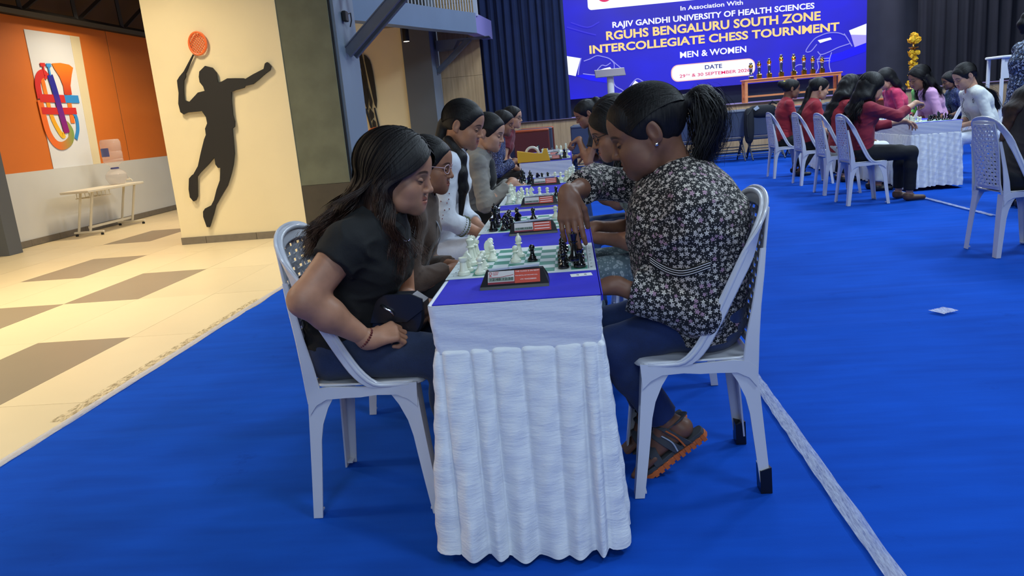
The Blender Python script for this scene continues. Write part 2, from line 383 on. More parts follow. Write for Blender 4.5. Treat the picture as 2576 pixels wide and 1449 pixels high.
# cream walls of the two bays
def bay(y, nm, xa, xb, zt=4.0):
    o = S_(nm, MB().box(xa, xb, y, y + .22, .0, zt), M_cream); return o
bay(9.04, 'wall_badminton', -4.84, -3.25)
bay(15.85, 'wall_bat', -5.6, -3.2)
bs = tag(empty('baseboard_badminton'), kind='structure')
for a, b in ((-4.845, -4.53), (-4.525, -3.89), (-3.885, -3.25)): MB().box(a, b, 9.02, 9.06, -.002, .085).build('skirting_tile', M_skirting, bs)
# pillars at the hall edge
p1 = S_('pillar_hall_near', MB().box(-3.24, -2.60, 9.12, 10.0, 0, 4.0), M_bluepil)
MB().box(-3.25, -2.65, 9.05, 9.12, .60, 4.0).build('fabric_panel', M_greypil, p1)
MB().box(-3.25, -2.65, 9.046, 9.12, .09, .597).build('wainscot_panel', M_wains, p1)
MB().box(-3.25, -2.65, 9.04, 9.12, 0, .087).build('skirting_tile', M_skirting, p1)
MB().box(-2.65, -2.635, 9.07, 9.12, 0, 4.0).build('groove_strip', M_black, p1)
p2 = S_('pillar_hall_far', MB().box(-3.2, -2.65, 15.8, 16.7, 0, 4.6), M_bluepil)
MB().box(-3.21, -2.652, 15.77, 15.80, 0, 4.6).build('grey_panel', M_darkpil, p2)
# badminton player cut-out
man_pts = [(-4.167,2.071),(-4.086,2.044),(-4.046,1.986),(-4.05,1.916),(-4.047,1.871),(-3.995,1.881),(-3.925,1.909),(-3.829,1.903),(-3.734,1.894),(-3.714,1.883),(-3.61,1.928),(-3.477,1.976),(-3.453,2.034),(-3.425,2.047),(-3.406,2.035),(-3.384,1.998),(-3.402,1.955),(-3.46,1.925),(-3.556,1.863),(-3.628,1.819),(-3.727,1.807),(-3.745,1.785),(-3.852,1.768),(-3.903,1.752),(-3.92,1.662),(-3.928,1.54),(-3.932,1.489),(-3.921,1.416),(-3.933,1.355),(-3.965,1.337),(-3.976,1.171),(-3.988,1.046),(-4.023,0.923),(-4.065,0.82),(-4.138,0.676),(-4.223,0.575),(-4.323,0.453),(-4.342,0.411),(-4.369,0.348),(-4.448,0.196),(-4.482,0.199),(-4.504,0.325),(-4.495,0.39),(-4.464,0.425),(-4.379,0.458),(-4.334,0.519),(-4.278,0.644),(-4.22,0.747),(-4.188,0.893),(-4.218,0.896),(-4.242,0.94),(-4.238,1.024),(-4.351,0.928),(-4.454,0.851),(-4.495,0.811),(-4.533,0.578),(-4.561,0.532),(-4.593,0.522),(-4.628,0.574),(-4.626,0.671),(-4.598,0.798),(-4.558,0.833),(-4.533,0.846),(-4.461,0.936),(-4.401,1.08),(-4.328,1.242),(-4.297,1.291),(-4.294,1.364),(-4.257,1.423),(-4.26,1.496),(-4.297,1.567),(-4.478,1.566),(-4.525,1.549),(-4.56,1.577),(-4.567,1.676),(-4.54,1.797),(-4.538,1.878),(-4.533,1.938),(-4.5,1.976),(-4.435,2.031),(-4.413,2.033),(-4.425,1.969),(-4.454,1.931),(-4.477,1.832),(-4.491,1.711),(-4.43,1.685),(-4.371,1.731),(-4.307,1.781),(-4.222,1.793),(-4.23,1.841),(-4.264,1.895),(-4.264,1.955),(-4.247,2.014)]
art = empty('wall_cutout', (-4.1, 9.03, 1.2), label='black silhouette cut-out of a leaping badminton player with orange racket on cream wall', cat='wall art')
def loc2(pts, o): return [(x - o.location.x, z - o.location.z) for x, z in pts]
MB().prism(loc2(man_pts, art), -.035, -.01, 'y').build('silhouette', M_black, art)
M_orange = mat('orange_acrylic', srgb(232, 110, 50), .4)
hd = MB(); hd.tube([(-4.426 + 4.1, -.02, 2.02 - 1.2), (-4.289 + 4.1, -.02, 2.208 - 1.2)], [.02, .01], 8); hd.build('racket_shaft', M_black, art)
rk = MB(); cx, cz = -4.214 + 4.1, 2.326 - 1.2; ring = []
for k in range(32):
    t = 2 * PI * k / 32; u, v_ = .103 * math.cos(t), .125 * math.sin(t); a_ = -.12
    ring.append((cx + u * math.cos(a_) - v_ * math.sin(a_), -.025, cz + u * math.sin(a_) + v_ * math.cos(a_)))
rk.tube(ring, .013, 6, closed=True)
for s_ in (-1, 1):
    for q in np.arange(-.216, .22, .036):
        # diagonal strings clipped to the ellipse
        pts_ = []
        for t in np.linspace(-.2, .2, 41):
            u = t; v_ = s_ * t * 1.15 + q
            if (u / .1) ** 2 + (v_ / .122) ** 2 <= 1: pts_.append((u, v_))
        if len(pts_) > 1: rk.tube([(cx + pts_[0][0], -.025, cz + pts_[0][1]), (cx + pts_[-1][0], -.025, cz + pts_[-1][1])], .0045, 4)
rk.build('racket_head', M_orange, art)
# cricket bat cut-out in the far bay (Y 15.8)
bat = empty('wall_cutout', (-3.9, 15.84, 1.6), label='black cricket bat cut-out with an orange grip ring in the far bay', cat='wall art')
K = 15.8 / 12.5
B = {'blade_strip': [[(-3.173,2.345),(-3.133,2.312),(-3.091,2.249),(-3.075,2.183),(-3.061,2.046),(-3.052,1.819),(-3.051,1.627),(-3.073,1.502),(-3.098,1.559),(-3.127,1.825),(-3.154,2.054),(-3.173,2.245)],
 [(-3.249,2.334),(-3.208,2.363),(-3.187,2.14),(-3.164,1.829),(-3.129,1.61),(-3.151,1.491),(-3.18,1.56),(-3.176,1.686),(-3.183,1.83),(-3.218,2.0),(-3.258,2.17)],
 [(-3.261,2.146),(-3.221,1.977),(-3.186,1.807),(-3.183,1.686),(-3.215,1.484),(-3.245,1.547),(-3.254,1.62),(-3.253,1.92)],
 [(-3.185,1.518),(-3.133,1.429),(-3.133,1.362),(-3.186,1.312),(-3.206,1.423)], [(-3.152,1.333),(-3.119,1.294),(-3.114,1.214),(-3.168,1.21),(-3.173,1.268)]]}
def bz(p): return (p[0] * K + 3.9, 1.22 + (p[1] - 1.22) * K - 1.6)
for pl in B['blade_strip']: MB().prism([bz(p) for p in pl], -.03, -.005, 'y').build('blade_strip', M_black, bat)
for pl, wd in (([(-3.106,1.511),(-3.091,1.365),(-3.072,1.211)], .02), ([(-3.25,1.511),(-3.223,1.376),(-3.196,1.203)], .026), ([(-3.233,1.12),(-3.21,.95)], .034), ([(-3.171,1.133),(-3.143,.95)], .026), ([(-3.118,1.147),(-3.096,1.0)], .024), ([(-3.063,1.155),(-3.046,1.0)], .024)):
    MB().tube([(bz(p)[0], -.018, bz(p)[1]) for p in pl], wd / 1.4 * K, 6).build('handle_strip', M_black, bat)
MB().tube([(bz(p)[0], -.03, bz(p)[1]) for p in [(-3.251,1.145),(-3.19,1.178),(-3.132,1.188),(-3.06,1.19),(-3.04,1.17),(-3.026,1.103)]], .024, 8).build('grip_ring', M_orange, bat)
# oak panelled wall by the stage, stage, curtains
ws = tag(empty('wall_stage_left'), kind='structure')
for k in range(5):
    xa = -2.68 + k * .178
    for za, zb in ((0, .9), (.905, 2.1), (2.105, 3.6), (3.605, 5)): MB().box(xa, xa + .1765, 17.0, 17.1, za, zb).build('oak_panel', M_wood, ws)
st = tag(empty('stage'), kind='structure')
M_stagefl = mat('stage_floor_vinyl', srgb(150, 140, 190), .35, var=.05, vscale=2)
for k in range(13):
    xa = -1.8 + k * 1.22; MB().box(xa, xa + 1.216, 17.0, 17.05, 0, 1.0).build('front_panel', M_wood, st)
MB().box(-1.8, 14.1, 16.97, 17.08, 1.0, 1.03).build('nosing', mat('dark_nosing', srgb(70, 50, 40), .5), st)
MB().box(-1.8, 14.1, 17.05, 21, .9, 1.025).build('stage_floor', M_stagefl, st)
S_('wall_stage_back', MB().box(-2.6, 16, 20.3, 20.4, 0, 8), M_backwall)
S_('wall_right', MB().box(12.4, 12.5, -4, 17, 0, 7), M_darkpil); S_('wall_behind', MB().box(-8.2, 12.5, -4.1, -4, 0, 7), M_darkpil)
S_('ceiling', MB().box(-2.0, 12.5, -4, 21, 6.9, 7.0), M_ceil)
S_('wall_corridor_header', MB().box(-2.2, -2.0, -4, 9.3, 4.0, 7), M_darkpil)
def curtain(name, x0, x1, y, z0, z1, m, pitch, amp, label, seed=1):
    rg = np.random.RandomState(seed); n_ = int((x1 - x0) / pitch * 10); xs = np.linspace(x0, x1, n_)
    ph = np.cumsum(rg.uniform(.7, 1.3, n_)) * (2 * PI / 10); V = []
    zs = np.linspace(z0, z1, 14)
    for z in zs:
        k = (z1 - z) / (z1 - z0)
        for i, x in enumerate(xs):
            V.append((x + .02 * k * math.sin(ph[i] * .37 + z), y + amp * (math.sin(ph[i]) + .35 * math.sin(ph[i] * 2.3 + 1 + z * .3)) * (.8 + .3 * k), z))
    I = np.arange(len(zs) * n_).reshape(len(zs), n_)
    F = np.stack([I[:-1, :-1], I[:-1, 1:], I[1:, 1:], I[1:, :-1]], -1).reshape(-1, 4)
    o = mk(name, V, F, m, smooth=True); return tag(o, label, 'curtain')
curtain('stage_curtain', -1.85, .04, 17.32, 1.035, 6.2, M_curtL, .17, .045, 'navy blue stage curtain hanging left of the big screen')
curtain('stage_curtain', 8.3, 15, 19.6, 1.035, 6.5, M_curtR, .3, .05, 'black pleated curtain on the stage right of the big screen', 3)
# balcony fascia, slab, railing, struts
bal = tag(empty('trim_balcony', (0, 0, 0)), kind='structure')
path = [(-3.35, 11.6), (-2.88, 12.6), (-2.33, 14.0), (-1.66, 15.5), (-1.5, 17.0)]
sp1 = spline(path[:4], 20); V = []; F = []
inn = [(p[0] - .2, p[1] + .12) for p in sp1]
for p, q in zip(sp1, inn): V += [(p[0], p[1], 2.81), (p[0], p[1], 3.18), (q[0], q[1], 3.18), (q[0], q[1], 2.81)]
for i in range(19):
    for k in range(4): F.append((i * 4 + k, i * 4 + (k + 1) % 4, i * 4 + 4 + (k + 1) % 4, i * 4 + 4 + k))
F += [(0, 3, 2, 1), (76, 77, 78, 79)]
mk('fascia', V, F, M_fascia, bal)
MB().prism([(-1.66, 15.5), (-1.5, 17.0), (-1.7, 17.0), (-1.86, 15.62)], 2.81, 3.18).build('fascia_end', mat('fascia_screen_tint', srgb(132, 128, 190), .5), bal)  # lavender screen light on this end is put into its colour
MB().prism([tuple(q) for q in inn] + [(-1.7, 17.0), (-3.6, 17.0), (-3.6, 11.9)], 3.10, 3.17).build('slab', mat('balcony_soffit', srgb(120, 104, 84), .8), bal)
rl = empty('balcony_railing', (-2.2, 14.3, 3.18), label='white vertical-bar railing on the curved balcony', cat='railing')
spr = spline([(-3.1, 12.4), (-2.40, 14.08), (-1.74, 15.55)], 34)
for p in spr: MB().tube([(p[0] + 2.2, p[1] - 14.3, .0), (p[0] + 2.2, p[1] - 14.3, 1.0)], .012, 6).build('baluster', M_rail, rl)
MB().tube([(p[0] + 2.2, p[1] - 14.3, 1.0) for p in spr], .025, 6).build('handrail', M_rail, rl)
MB().box(.50, .58, 1.25, 1.33, -.05, 1.2).build('end_post', M_rail, rl)
def strut(loc, dx, dz, wd, label, gap=.13, ext=1.0):
    s = empty('steel_strut', loc, label=label, cat='strut')
    for k in (-1, 1):
        a = np.array([0, k * gap, 0.]); b = np.array([dx, k * gap, dz]); d = b - a; u = d / np.linalg.norm(d); nn_ = np.array([-u[2], 0, u[0]])
        # channel: web + two flanges
        for (o1, th, wy) in ((0, wd, .012), (wd * .46, .012, .06), (-wd * .46, .012, .06)):
            q = [a + nn_ * (o1 - th / 2), b + nn_ * (o1 - th / 2), b + nn_ * (o1 + th / 2), a + nn_ * (o1 + th / 2)]
            V = [tuple(p + np.array([0, yy, 0])) for yy in (-wy / 2, wy / 2) for p in q]
            mk('channel', V, [(3, 2, 1, 0), (4, 5, 6, 7), (0, 1, 5, 4), (1, 2, 6, 5), (2, 3, 7, 6), (3, 0, 4, 7)], M_steel, s)
    return s
strut((-2.59, 9.55, 2.10), 1.05, .92, .13, 'paired diagonal steel channels bolted to the near blue-grey pillar')
strut((-2.64, 16.35, 2.2), .72, .60, .10, 'diagonal steel brace on the far pillar under the balcony', .035)
bm = empty('steel_beam', (-2.59, 9.55, 2.70), label='dark horizontal steel beam above the paired struts', cat='beam')
for k in (-.15, .15): MB().box(0, 1.6, k - .04, k + .04, .16, .30).build('channel', M_truss, bm)
S_('trim_balcony_haunch', MB().prism([(-2.6, 2.62), (-2.25, 2.62), (-2.15, 2.78), (-1.5, 2.80), (-1.5, 2.81), (-2.6, 2.81)], 16.2, 16.6, 'y'), M_steel)
jb = empty('junction_box', (-2.59, 9.45, 2.52), label='small black junction box with a cable on the near pillar', cat='electrical box')
MB().box(0, .05, -.06, .06, -.06, .06, .008).build('box', M_black, jb)
MB().tube([(.03, .05, .03), (.06, .13, .05), (.05, .17, -.03), (.02, .19, -.1)], .007, 6).build('cable', M_black, jb)
pl = empty('pendant_lamp', (-2.86, 14.5, 2.68), label='black cylinder pendant spotlight hanging under the balcony', cat='lamp')
MB().lathe([(.055, 0), (.06, .004), (.06, .26), (.057, .265)], 16).build('housing', M_black, pl, 'auto')
MB().lathe([(.052, -.002), (.052, .0035)], 16).build('lens', mat('lamp_lens', (1, 1, 1, 1), .4, emit=(1, .85, .6, 1), es=6), pl)
MB().tube([(0, 0, .26), (0, 0, .42)], .006, 5).build('cord', M_black, pl)
# ================================================================== STAGE SCREEN
scr = empty('led_screen', (3.63, 19.98, 2.9), label='huge blue lit screen announcing the chess tournament above the stage', cat='screen')
def emis(name, c, s=1.0):
    m = mat(name, (0, 0, 0, 1), .6, emit=c, es=s); return m
M_scr = emis('screen_blue', srgb(38, 30, 200)); n = NT(M_scr); c = n.coord()
f = n.noise(n.mapping(c, (.5, 1, .8)), 1.1, 2); n.l.new(n.ramp(f, [(.3, srgb(34, 26, 176)), (.7, srgb(26, 22, 228))]), n.b.inputs['Emission Color'])
MB().box(-3.64, 3.64, -.0, .10, -1.44, 2.9).build('screen_panel', M_scr, scr)
E_white = emis('screen_white', srgb(236, 240, 255), 1.15); E_yel = emis('screen_yellow', srgb(255, 222, 140), 1.0); E_navy = emis('screen_navy', srgb(24, 40, 130)); E_pink = emis('screen_pink', srgb(226, 30, 100))
E_line = emis('screen_line', srgb(150, 150, 250), .9); E_royal = emis('screen_royal', srgb(10, 0, 250)); E_peach = emis('screen_peach', srgb(255, 200, 190)); E_lil = emis('screen_lilac', srgb(170, 160, 250)); E_faint = emis('screen_faint', srgb(52, 44, 220))
def text(name, s, m, parent, loc, size, width=None, rot=(PI / 2, 0, 0), align='LEFT', bold=.0, ext=0.0):
    cu = bpy.data.curves.new(name, 'FONT'); cu.body = s; cu.size = size; cu.align_x = align; cu.offset = bold * size; cu.extrude = ext; cu.resolution_u = 3
    cu.materials.append(m); o = bpy.data.objects.new(name, cu); C.objects.link(o); o.parent = parent; o.location = loc; o.rotation_euler = rot
    if width:
        bpy.context.view_layer.update(); wx = o.dimensions.x
        if wx > 0: o.scale = (width / wx, 1, 1)
    dg = bpy.context.evaluated_depsgraph_get(); me = bpy.data.meshes.new_from_object(o.evaluated_get(dg))
    q = bpy.data.objects.new(name, me); q.location = o.location; q.rotation_euler = o.rotation_euler; q.scale = o.scale
    bpy.data.objects.remove(o); bpy.data.curves.remove(cu); C.objects.link(q); q.parent = parent
    return q
def stext(s, x0, x1, z, cap, m, bold=.03):
    return text('lettering', s, m, scr, (x0 - 3.63, -.02, z - 2.9), cap / .70, x1 - x0, bold=bold * .6)
stext('In Association With', 2.86, 4.35, 3.33, .10, E_white)
stext('RAJIV GANDHI UNIVERSITY OF HEALTH SCIENCES', 1.2, 6.03, 3.085, .13, E_white, .045)
stext('RGUHS BENGALURU SOUTH ZONE', 1.03, 6.17, 2.81, .195, E_yel, .05)
stext('INTERCOLLEGIATE CHESS TOURNMENT', .6, 6.61, 2.525, .185, E_yel, .05)
stext('MEN & WOMEN', 2.81, 4.41, 2.222, .142, E_white, .035)
def rrect(x0, x1, z0, z1, r, n_=6):
    P = []
    for cx_, cz_, a0 in ((x1 - r, z1 - r, 0), (x0 + r, z1 - r, PI / 2), (x0 + r, z0 + r, PI), (x1 - r, z0 + r, 1.5 * PI)):
        for k in range(n_ + 1): a = a0 + PI / 2 * k / n_; P.append((cx_ + r * math.cos(a), cz_ + r * math.sin(a)))
    return P
def splate(name, pts, y, m): return MB().prism([(a - 3.63, b - 2.9) for a, b in pts], -y - .004, -y, 'y').build(name, m, scr)
splate('date_box_edge', rrect(2.59, 4.63, 1.66, 2.065, .17), .002, E_peach)
splate('date_box', rrect(2.615, 4.61, 1.68, 2.045, .155), .008, E_white)
stext('DATE', 3.405, 3.82, 1.90, .095, E_navy, .03); stext('29', 2.79, 2.93, 1.75, .075, E_pink, .02); stext('TH', 2.945, 3.04, 1.785, .04, E_pink, .02); stext('& 30 SEPTEMBER 2026', 3.09, 4.50, 1.75, .075, E_pink, .02)
splate('title_box', rrect(.64, 6.0, 3.545, 4.5, .09), .004, E_white)
o = MB().lathe([(.20, 0), (.20, .004)], 24).build('emblem', E_pink, scr); o.rotation_euler = (PI / 2, 0, 0); o.location = (1.06 - 3.63, -.012, 3.90 - 2.9)
o = MB().lathe([(.155, 0), (.155, .004)], 24).build('emblem_disc', E_navy, scr); o.rotation_euler = (PI / 2, 0, 0); o.location = (1.06 - 3.63, -.018, 3.90 - 2.9)
o = MB().lathe([(.07, 0), (.07, .004)], 6).build('emblem_star', E_yel, scr); o.rotation_euler = (PI / 2, 0, 0); o.location = (1.06 - 3.63, -.024, 3.84 - 2.9)
splate('white_cuff', [(-.0, 2.53), (.385, 2.435), (.235, 2.017), (-.0, 2.085)], .004, E_white)
splate('white_cuff', [(7.26, 2.622), (6.857, 2.502), (6.90, 2.40), (7.26, 2.36)], .004, E_white)
splate('lilac_cuff', [(7.26, 2.36), (6.90, 2.40), (6.992, 2.103), (7.26, 2.18)], .004, E_lil)
splate('royal_sleeve', [(.24, 2.02), (.42, 2.04), (.8, 1.98), (1.15, 1.86), (1.12, 1.76), (.6, 1.88)], .003, E_royal)
splate('royal_sleeve', [(6.95, 2.10), (7.26, 2.18), (7.26, 1.98), (6.7, 1.83), (6.35, 1.78), (6.3, 1.95), (6.7, 2.02)], .003, E_royal)
def sline(pts, wd, m=E_line, k=3):
    sp_ = spline([(a - 3.63, 0, b - 2.9) for a, b in pts], max(4, len(pts) * k)); V = []; n_ = len(sp_)
    for i, p in enumerate(sp_):
        t = sp_[min(i + 1, n_ - 1)] - sp_[max(i - 1, 0)]; t = t / (np.linalg.norm(t) + 1e-9); s_ = np.array([-t[2], 0, t[0]]) * wd / 2
        V += [tuple(p + s_ + np.array([0, -.012, 0])), tuple(p - s_ + np.array([0, -.012, 0]))]
    return mk('sketch_line', V, [(2 * i, 2 * i + 1, 2 * i + 3, 2 * i + 2) for i in range(n_ - 1)], m, scr)
for L in [[(.46, 2.36), (.62, 2.40), (.78, 2.46), (.92, 2.43), (1.1, 2.36), (1.25, 2.22), (1.38, 2.10)], [(.42, 2.06), (.6, 2.02), (.8, 1.99), (1.0, 1.97)], [(.40, 2.44), (.34, 2.25), (.30, 2.04)],
          [(.78, 2.12), (.9, 2.22), (1.0, 2.20), (1.12, 2.26)], [(1.12, 2.34), (1.2, 2.24), (1.2, 2.10)], [(1.15, 1.90), (1.2, 1.7), (1.4, 1.55), (1.2, 1.48)], [(1.45, 1.5), (1.6, 1.7), (1.75, 1.82), (1.9, 1.74)], [(1.3, 1.45), (1.5, 1.45), (1.75, 1.62), (1.85, 1.74)],
          [(6.77, 2.395), (6.6, 2.47), (6.37, 2.49), (6.17, 2.44), (6.02, 2.36), (5.84, 2.12), (5.96, 2.10), (6.1, 2.25)], [(6.89, 2.2), (6.6, 2.13), (6.4, 2.05), (6.2, 2.0), (6.12, 2.08)], [(6.74, 2.44), (6.83, 2.3), (6.93, 2.13)],
          [(6.2, 2.0), (6.12, 1.86), (6.14, 1.7), (6.08, 1.58)], [(6.45, 2.03), (6.40, 1.86), (6.40, 1.7), (6.44, 1.56)], [(6.1, 1.9), (6.42, 1.9)], [(6.1, 1.84), (6.42, 1.84)], [(5.5, 1.62), (5.6, 1.78), (5.75, 1.80), (5.85, 1.66), (5.8, 1.55)]]:
    sline(L, .022)
for L in [[(5.4, 3.55), (5.8, 3.75), (6.3, 3.7), (6.8, 3.4)], [(5.9, 3.45), (6.3, 3.35), (6.9, 3.5), (7.1, 3.7)], [(.2, 3.3), (.6, 3.15), (.9, 3.25)], [(.1, 3.2), (.5, 3.05), (.8, 2.95)]]: sline(L, .03, E_faint)
splate('hand_highlight', [(.80, 2.10), (.95, 2.14), (1.10, 2.16), (1.14, 2.10), (1.0, 2.11), (.9, 2.08)], .012, E_white)
splate('hand_highlight', [(6.12, 2.34), (6.25, 2.36), (6.42, 2.38), (6.45, 2.33), (6.3, 2.30), (6.18, 2.27)], .012, E_white)
splate('hand_highlight', [(1.62, 1.68), (1.70, 1.78), (1.78, 1.72), (1.70, 1.62)], .012, E_white); splate('hand_highlight', [(5.48, 1.62), (5.58, 1.70), (5.64, 1.62), (5.54, 1.56)], .012, E_white)

# podium, bench tables, trophies, brass lamp on the stage
pd = empty('lectern', (.96, 17.6, 1.025), label='slim white lectern with a slanted top on the stage', cat='lectern')
MB().lathe([(.20, 0), (.20, .02), (.08, .03)], 20).build('base', M_white, pd); MB().lathe([(.075, .02), (.075, .80), (.07, .84)], 20).build('column', M_white, pd, 'auto')
o = MB().box(-.33, .33, -.2, .2, -.012, .012, .01).build('top', mat('lectern_grey', srgb(96, 98, 108), .4), pd); o.location = (0, 0, .90); o.rotation_euler = (.42, 0, 0)
MB().box(-.33, .33, .19, .215, .97, .995, .006).build('front_lip', M_white, pd)
def bench(x0, x1, y, label):
    b = empty('bench_table', ((x0 + x1) / 2, y, 1.025), label=label, cat='table'); L = (x1 - x0) / 2
    MB().box(-L - .03, L + .03, -.2, .2, .475, .50, .01).build('top', M_bench, b)
    MB().box(-L, L, -.17, .17, .43, .475).build('apron', M_bench, b)
    for sx in (-1, 1):
        for sy in (-1, 1): MB().box(sx * (L - .03) - .03, sx * (L - .03) + .03, sy * .15 - .025, sy * .15 + .025, 0, .43).build('leg', M_bench, b)
        MB().box(sx * (L - .03) - .015, sx * (L - .03) + .015, -.15, .15, .11, .15).build('end_rail', M_bench, b)
    MB().box(-L, L, -.012, .012, .11, .15).build('stretcher', M_bench, b)
bench(3.93, 4.92, 18.1, 'left orange wooden bench table under the row of trophies'); bench(4.99, 6.0, 18.1, 'right orange wooden bench table under the row of trophies')
M_gold = mat('trophy_gold', srgb(232, 180, 70), .22, 1.0); M_silver = mat('trophy_silver', srgb(215, 215, 225), .15, 1.0); M_tglass = mat('trophy_smoked_acrylic', srgb(60, 66, 96), .08, coat=1)
tb = [4.10, 4.28, 4.50, 4.76, 5.03, 5.25, 5.44, 5.64]; th = [.36, .385, .425, .485, .475, .43, .39, .36]
names = ['leftmost small trophy with a ring top on the orange bench', 'second trophy from the left on the orange bench', 'third trophy from the left on the orange bench', 'tall trophy just left of the bench joint',
         'tall trophy just right of the bench joint', 'third trophy from the right on the orange bench', 'second trophy from the right on the orange bench', 'rightmost trophy on the orange bench']
for i, (x, h) in enumerate(zip(tb, th)):
    t = empty('trophy', (x, 18.1, 1.527), label=names[i], cat='trophy', group='trophies on the stage bench')
    MB().box(-.05, .05, -.05, .05, 0, .10 if i else .07, .008).build('base', M_gold if i else M_silver, t)
    MB().lathe([(.02, .10), (.045, .115), (.03, .15), (.028, h * .35), (.038, h * .62)], 12).build('stem', M_tglass, t, 'auto')
    MB().lathe([(.038, h * .62), (.045, h * .66), (.04, h * .69)], 12).build('collar', M_silver, t, 'auto')
    MB().lathe([(.03, h * .69), (.05, h * .75), (.046, h * .84), (.03, h * .88)], 12).build('cup', M_gold, t, 'auto')
    MB().lathe([(.012, h * .88), (.036, h * .92), (.034, h * .97), (.01, h)], 12).build('finial', M_silver, t, 'auto')
lm = empty('brass_oil_lamp', (7.54, 18, 1.03), label='tall brass oil lamp wound with yellow marigold garlands on the stage', cat='lamp')
M_brass = mat('polished_brass', srgb(200, 150, 70), .25, 1.0)
MB().lathe([(.13, 0), (.12, .03), (.04, .07), (.022, .12), (.022, .80), (.03, .83), (.11, .86), (.115, .875), (.03, .88), (.02, .96), (.005, .98)], 20).build('stand', M_brass, lm, 'auto')
M_mari = mat('marigold_yellow', srgb(246, 190, 40), .8, var=.25, vscale=60)
def flower(parent, c, r):
    mb = MB(); rg = random.Random(int(c[2] * 999))
    for k in range(26):
        u = rg.uniform(-1, 1); a = rg.uniform(0, 2 * PI); q = math.sqrt(1 - u * u); d = Vector((q * math.cos(a), q * math.sin(a), u)); e = d.orthogonal().normalized(); g = d.cross(e)
        p = Vector(c) + d * r * .75; s_ = r * .5
        mb.add([p - e * s_ - g * s_ * .6, p + e * s_ - g * s_ * .6, p + d * s_ * .8 + g * s_ * .6 + e * s_ * .4, p + d * s_ * .8 + g * s_ * .6 - e * s_ * .4], [(0, 1, 2, 3)])
    mb.lathe([(r * .3, -r * .7), (r * .72, -r * .3), (r * .8, 0), (r * .6, r * .45), (r * .2, r * .75)], 8, c)
    return mb.build('marigold', M_mari, parent)
for z, r, dx in ((.06, .07, .05), (.10, .07, -.07), (.22, .05, .02), (.30, .055, -.05), (.37, .055, .03), (.43, .06, -.03), (.50, .06, .03), (.56, .06, -.04), (.63, .06, .03), (.70, .062, -.03), (.76, .065, .06), (.77, .06, -.06), (1.02, .085, .05), (1.04, .08, -.05), (1.10, .075, 0)):
    flower(lm, (dx, -.02, z), r)

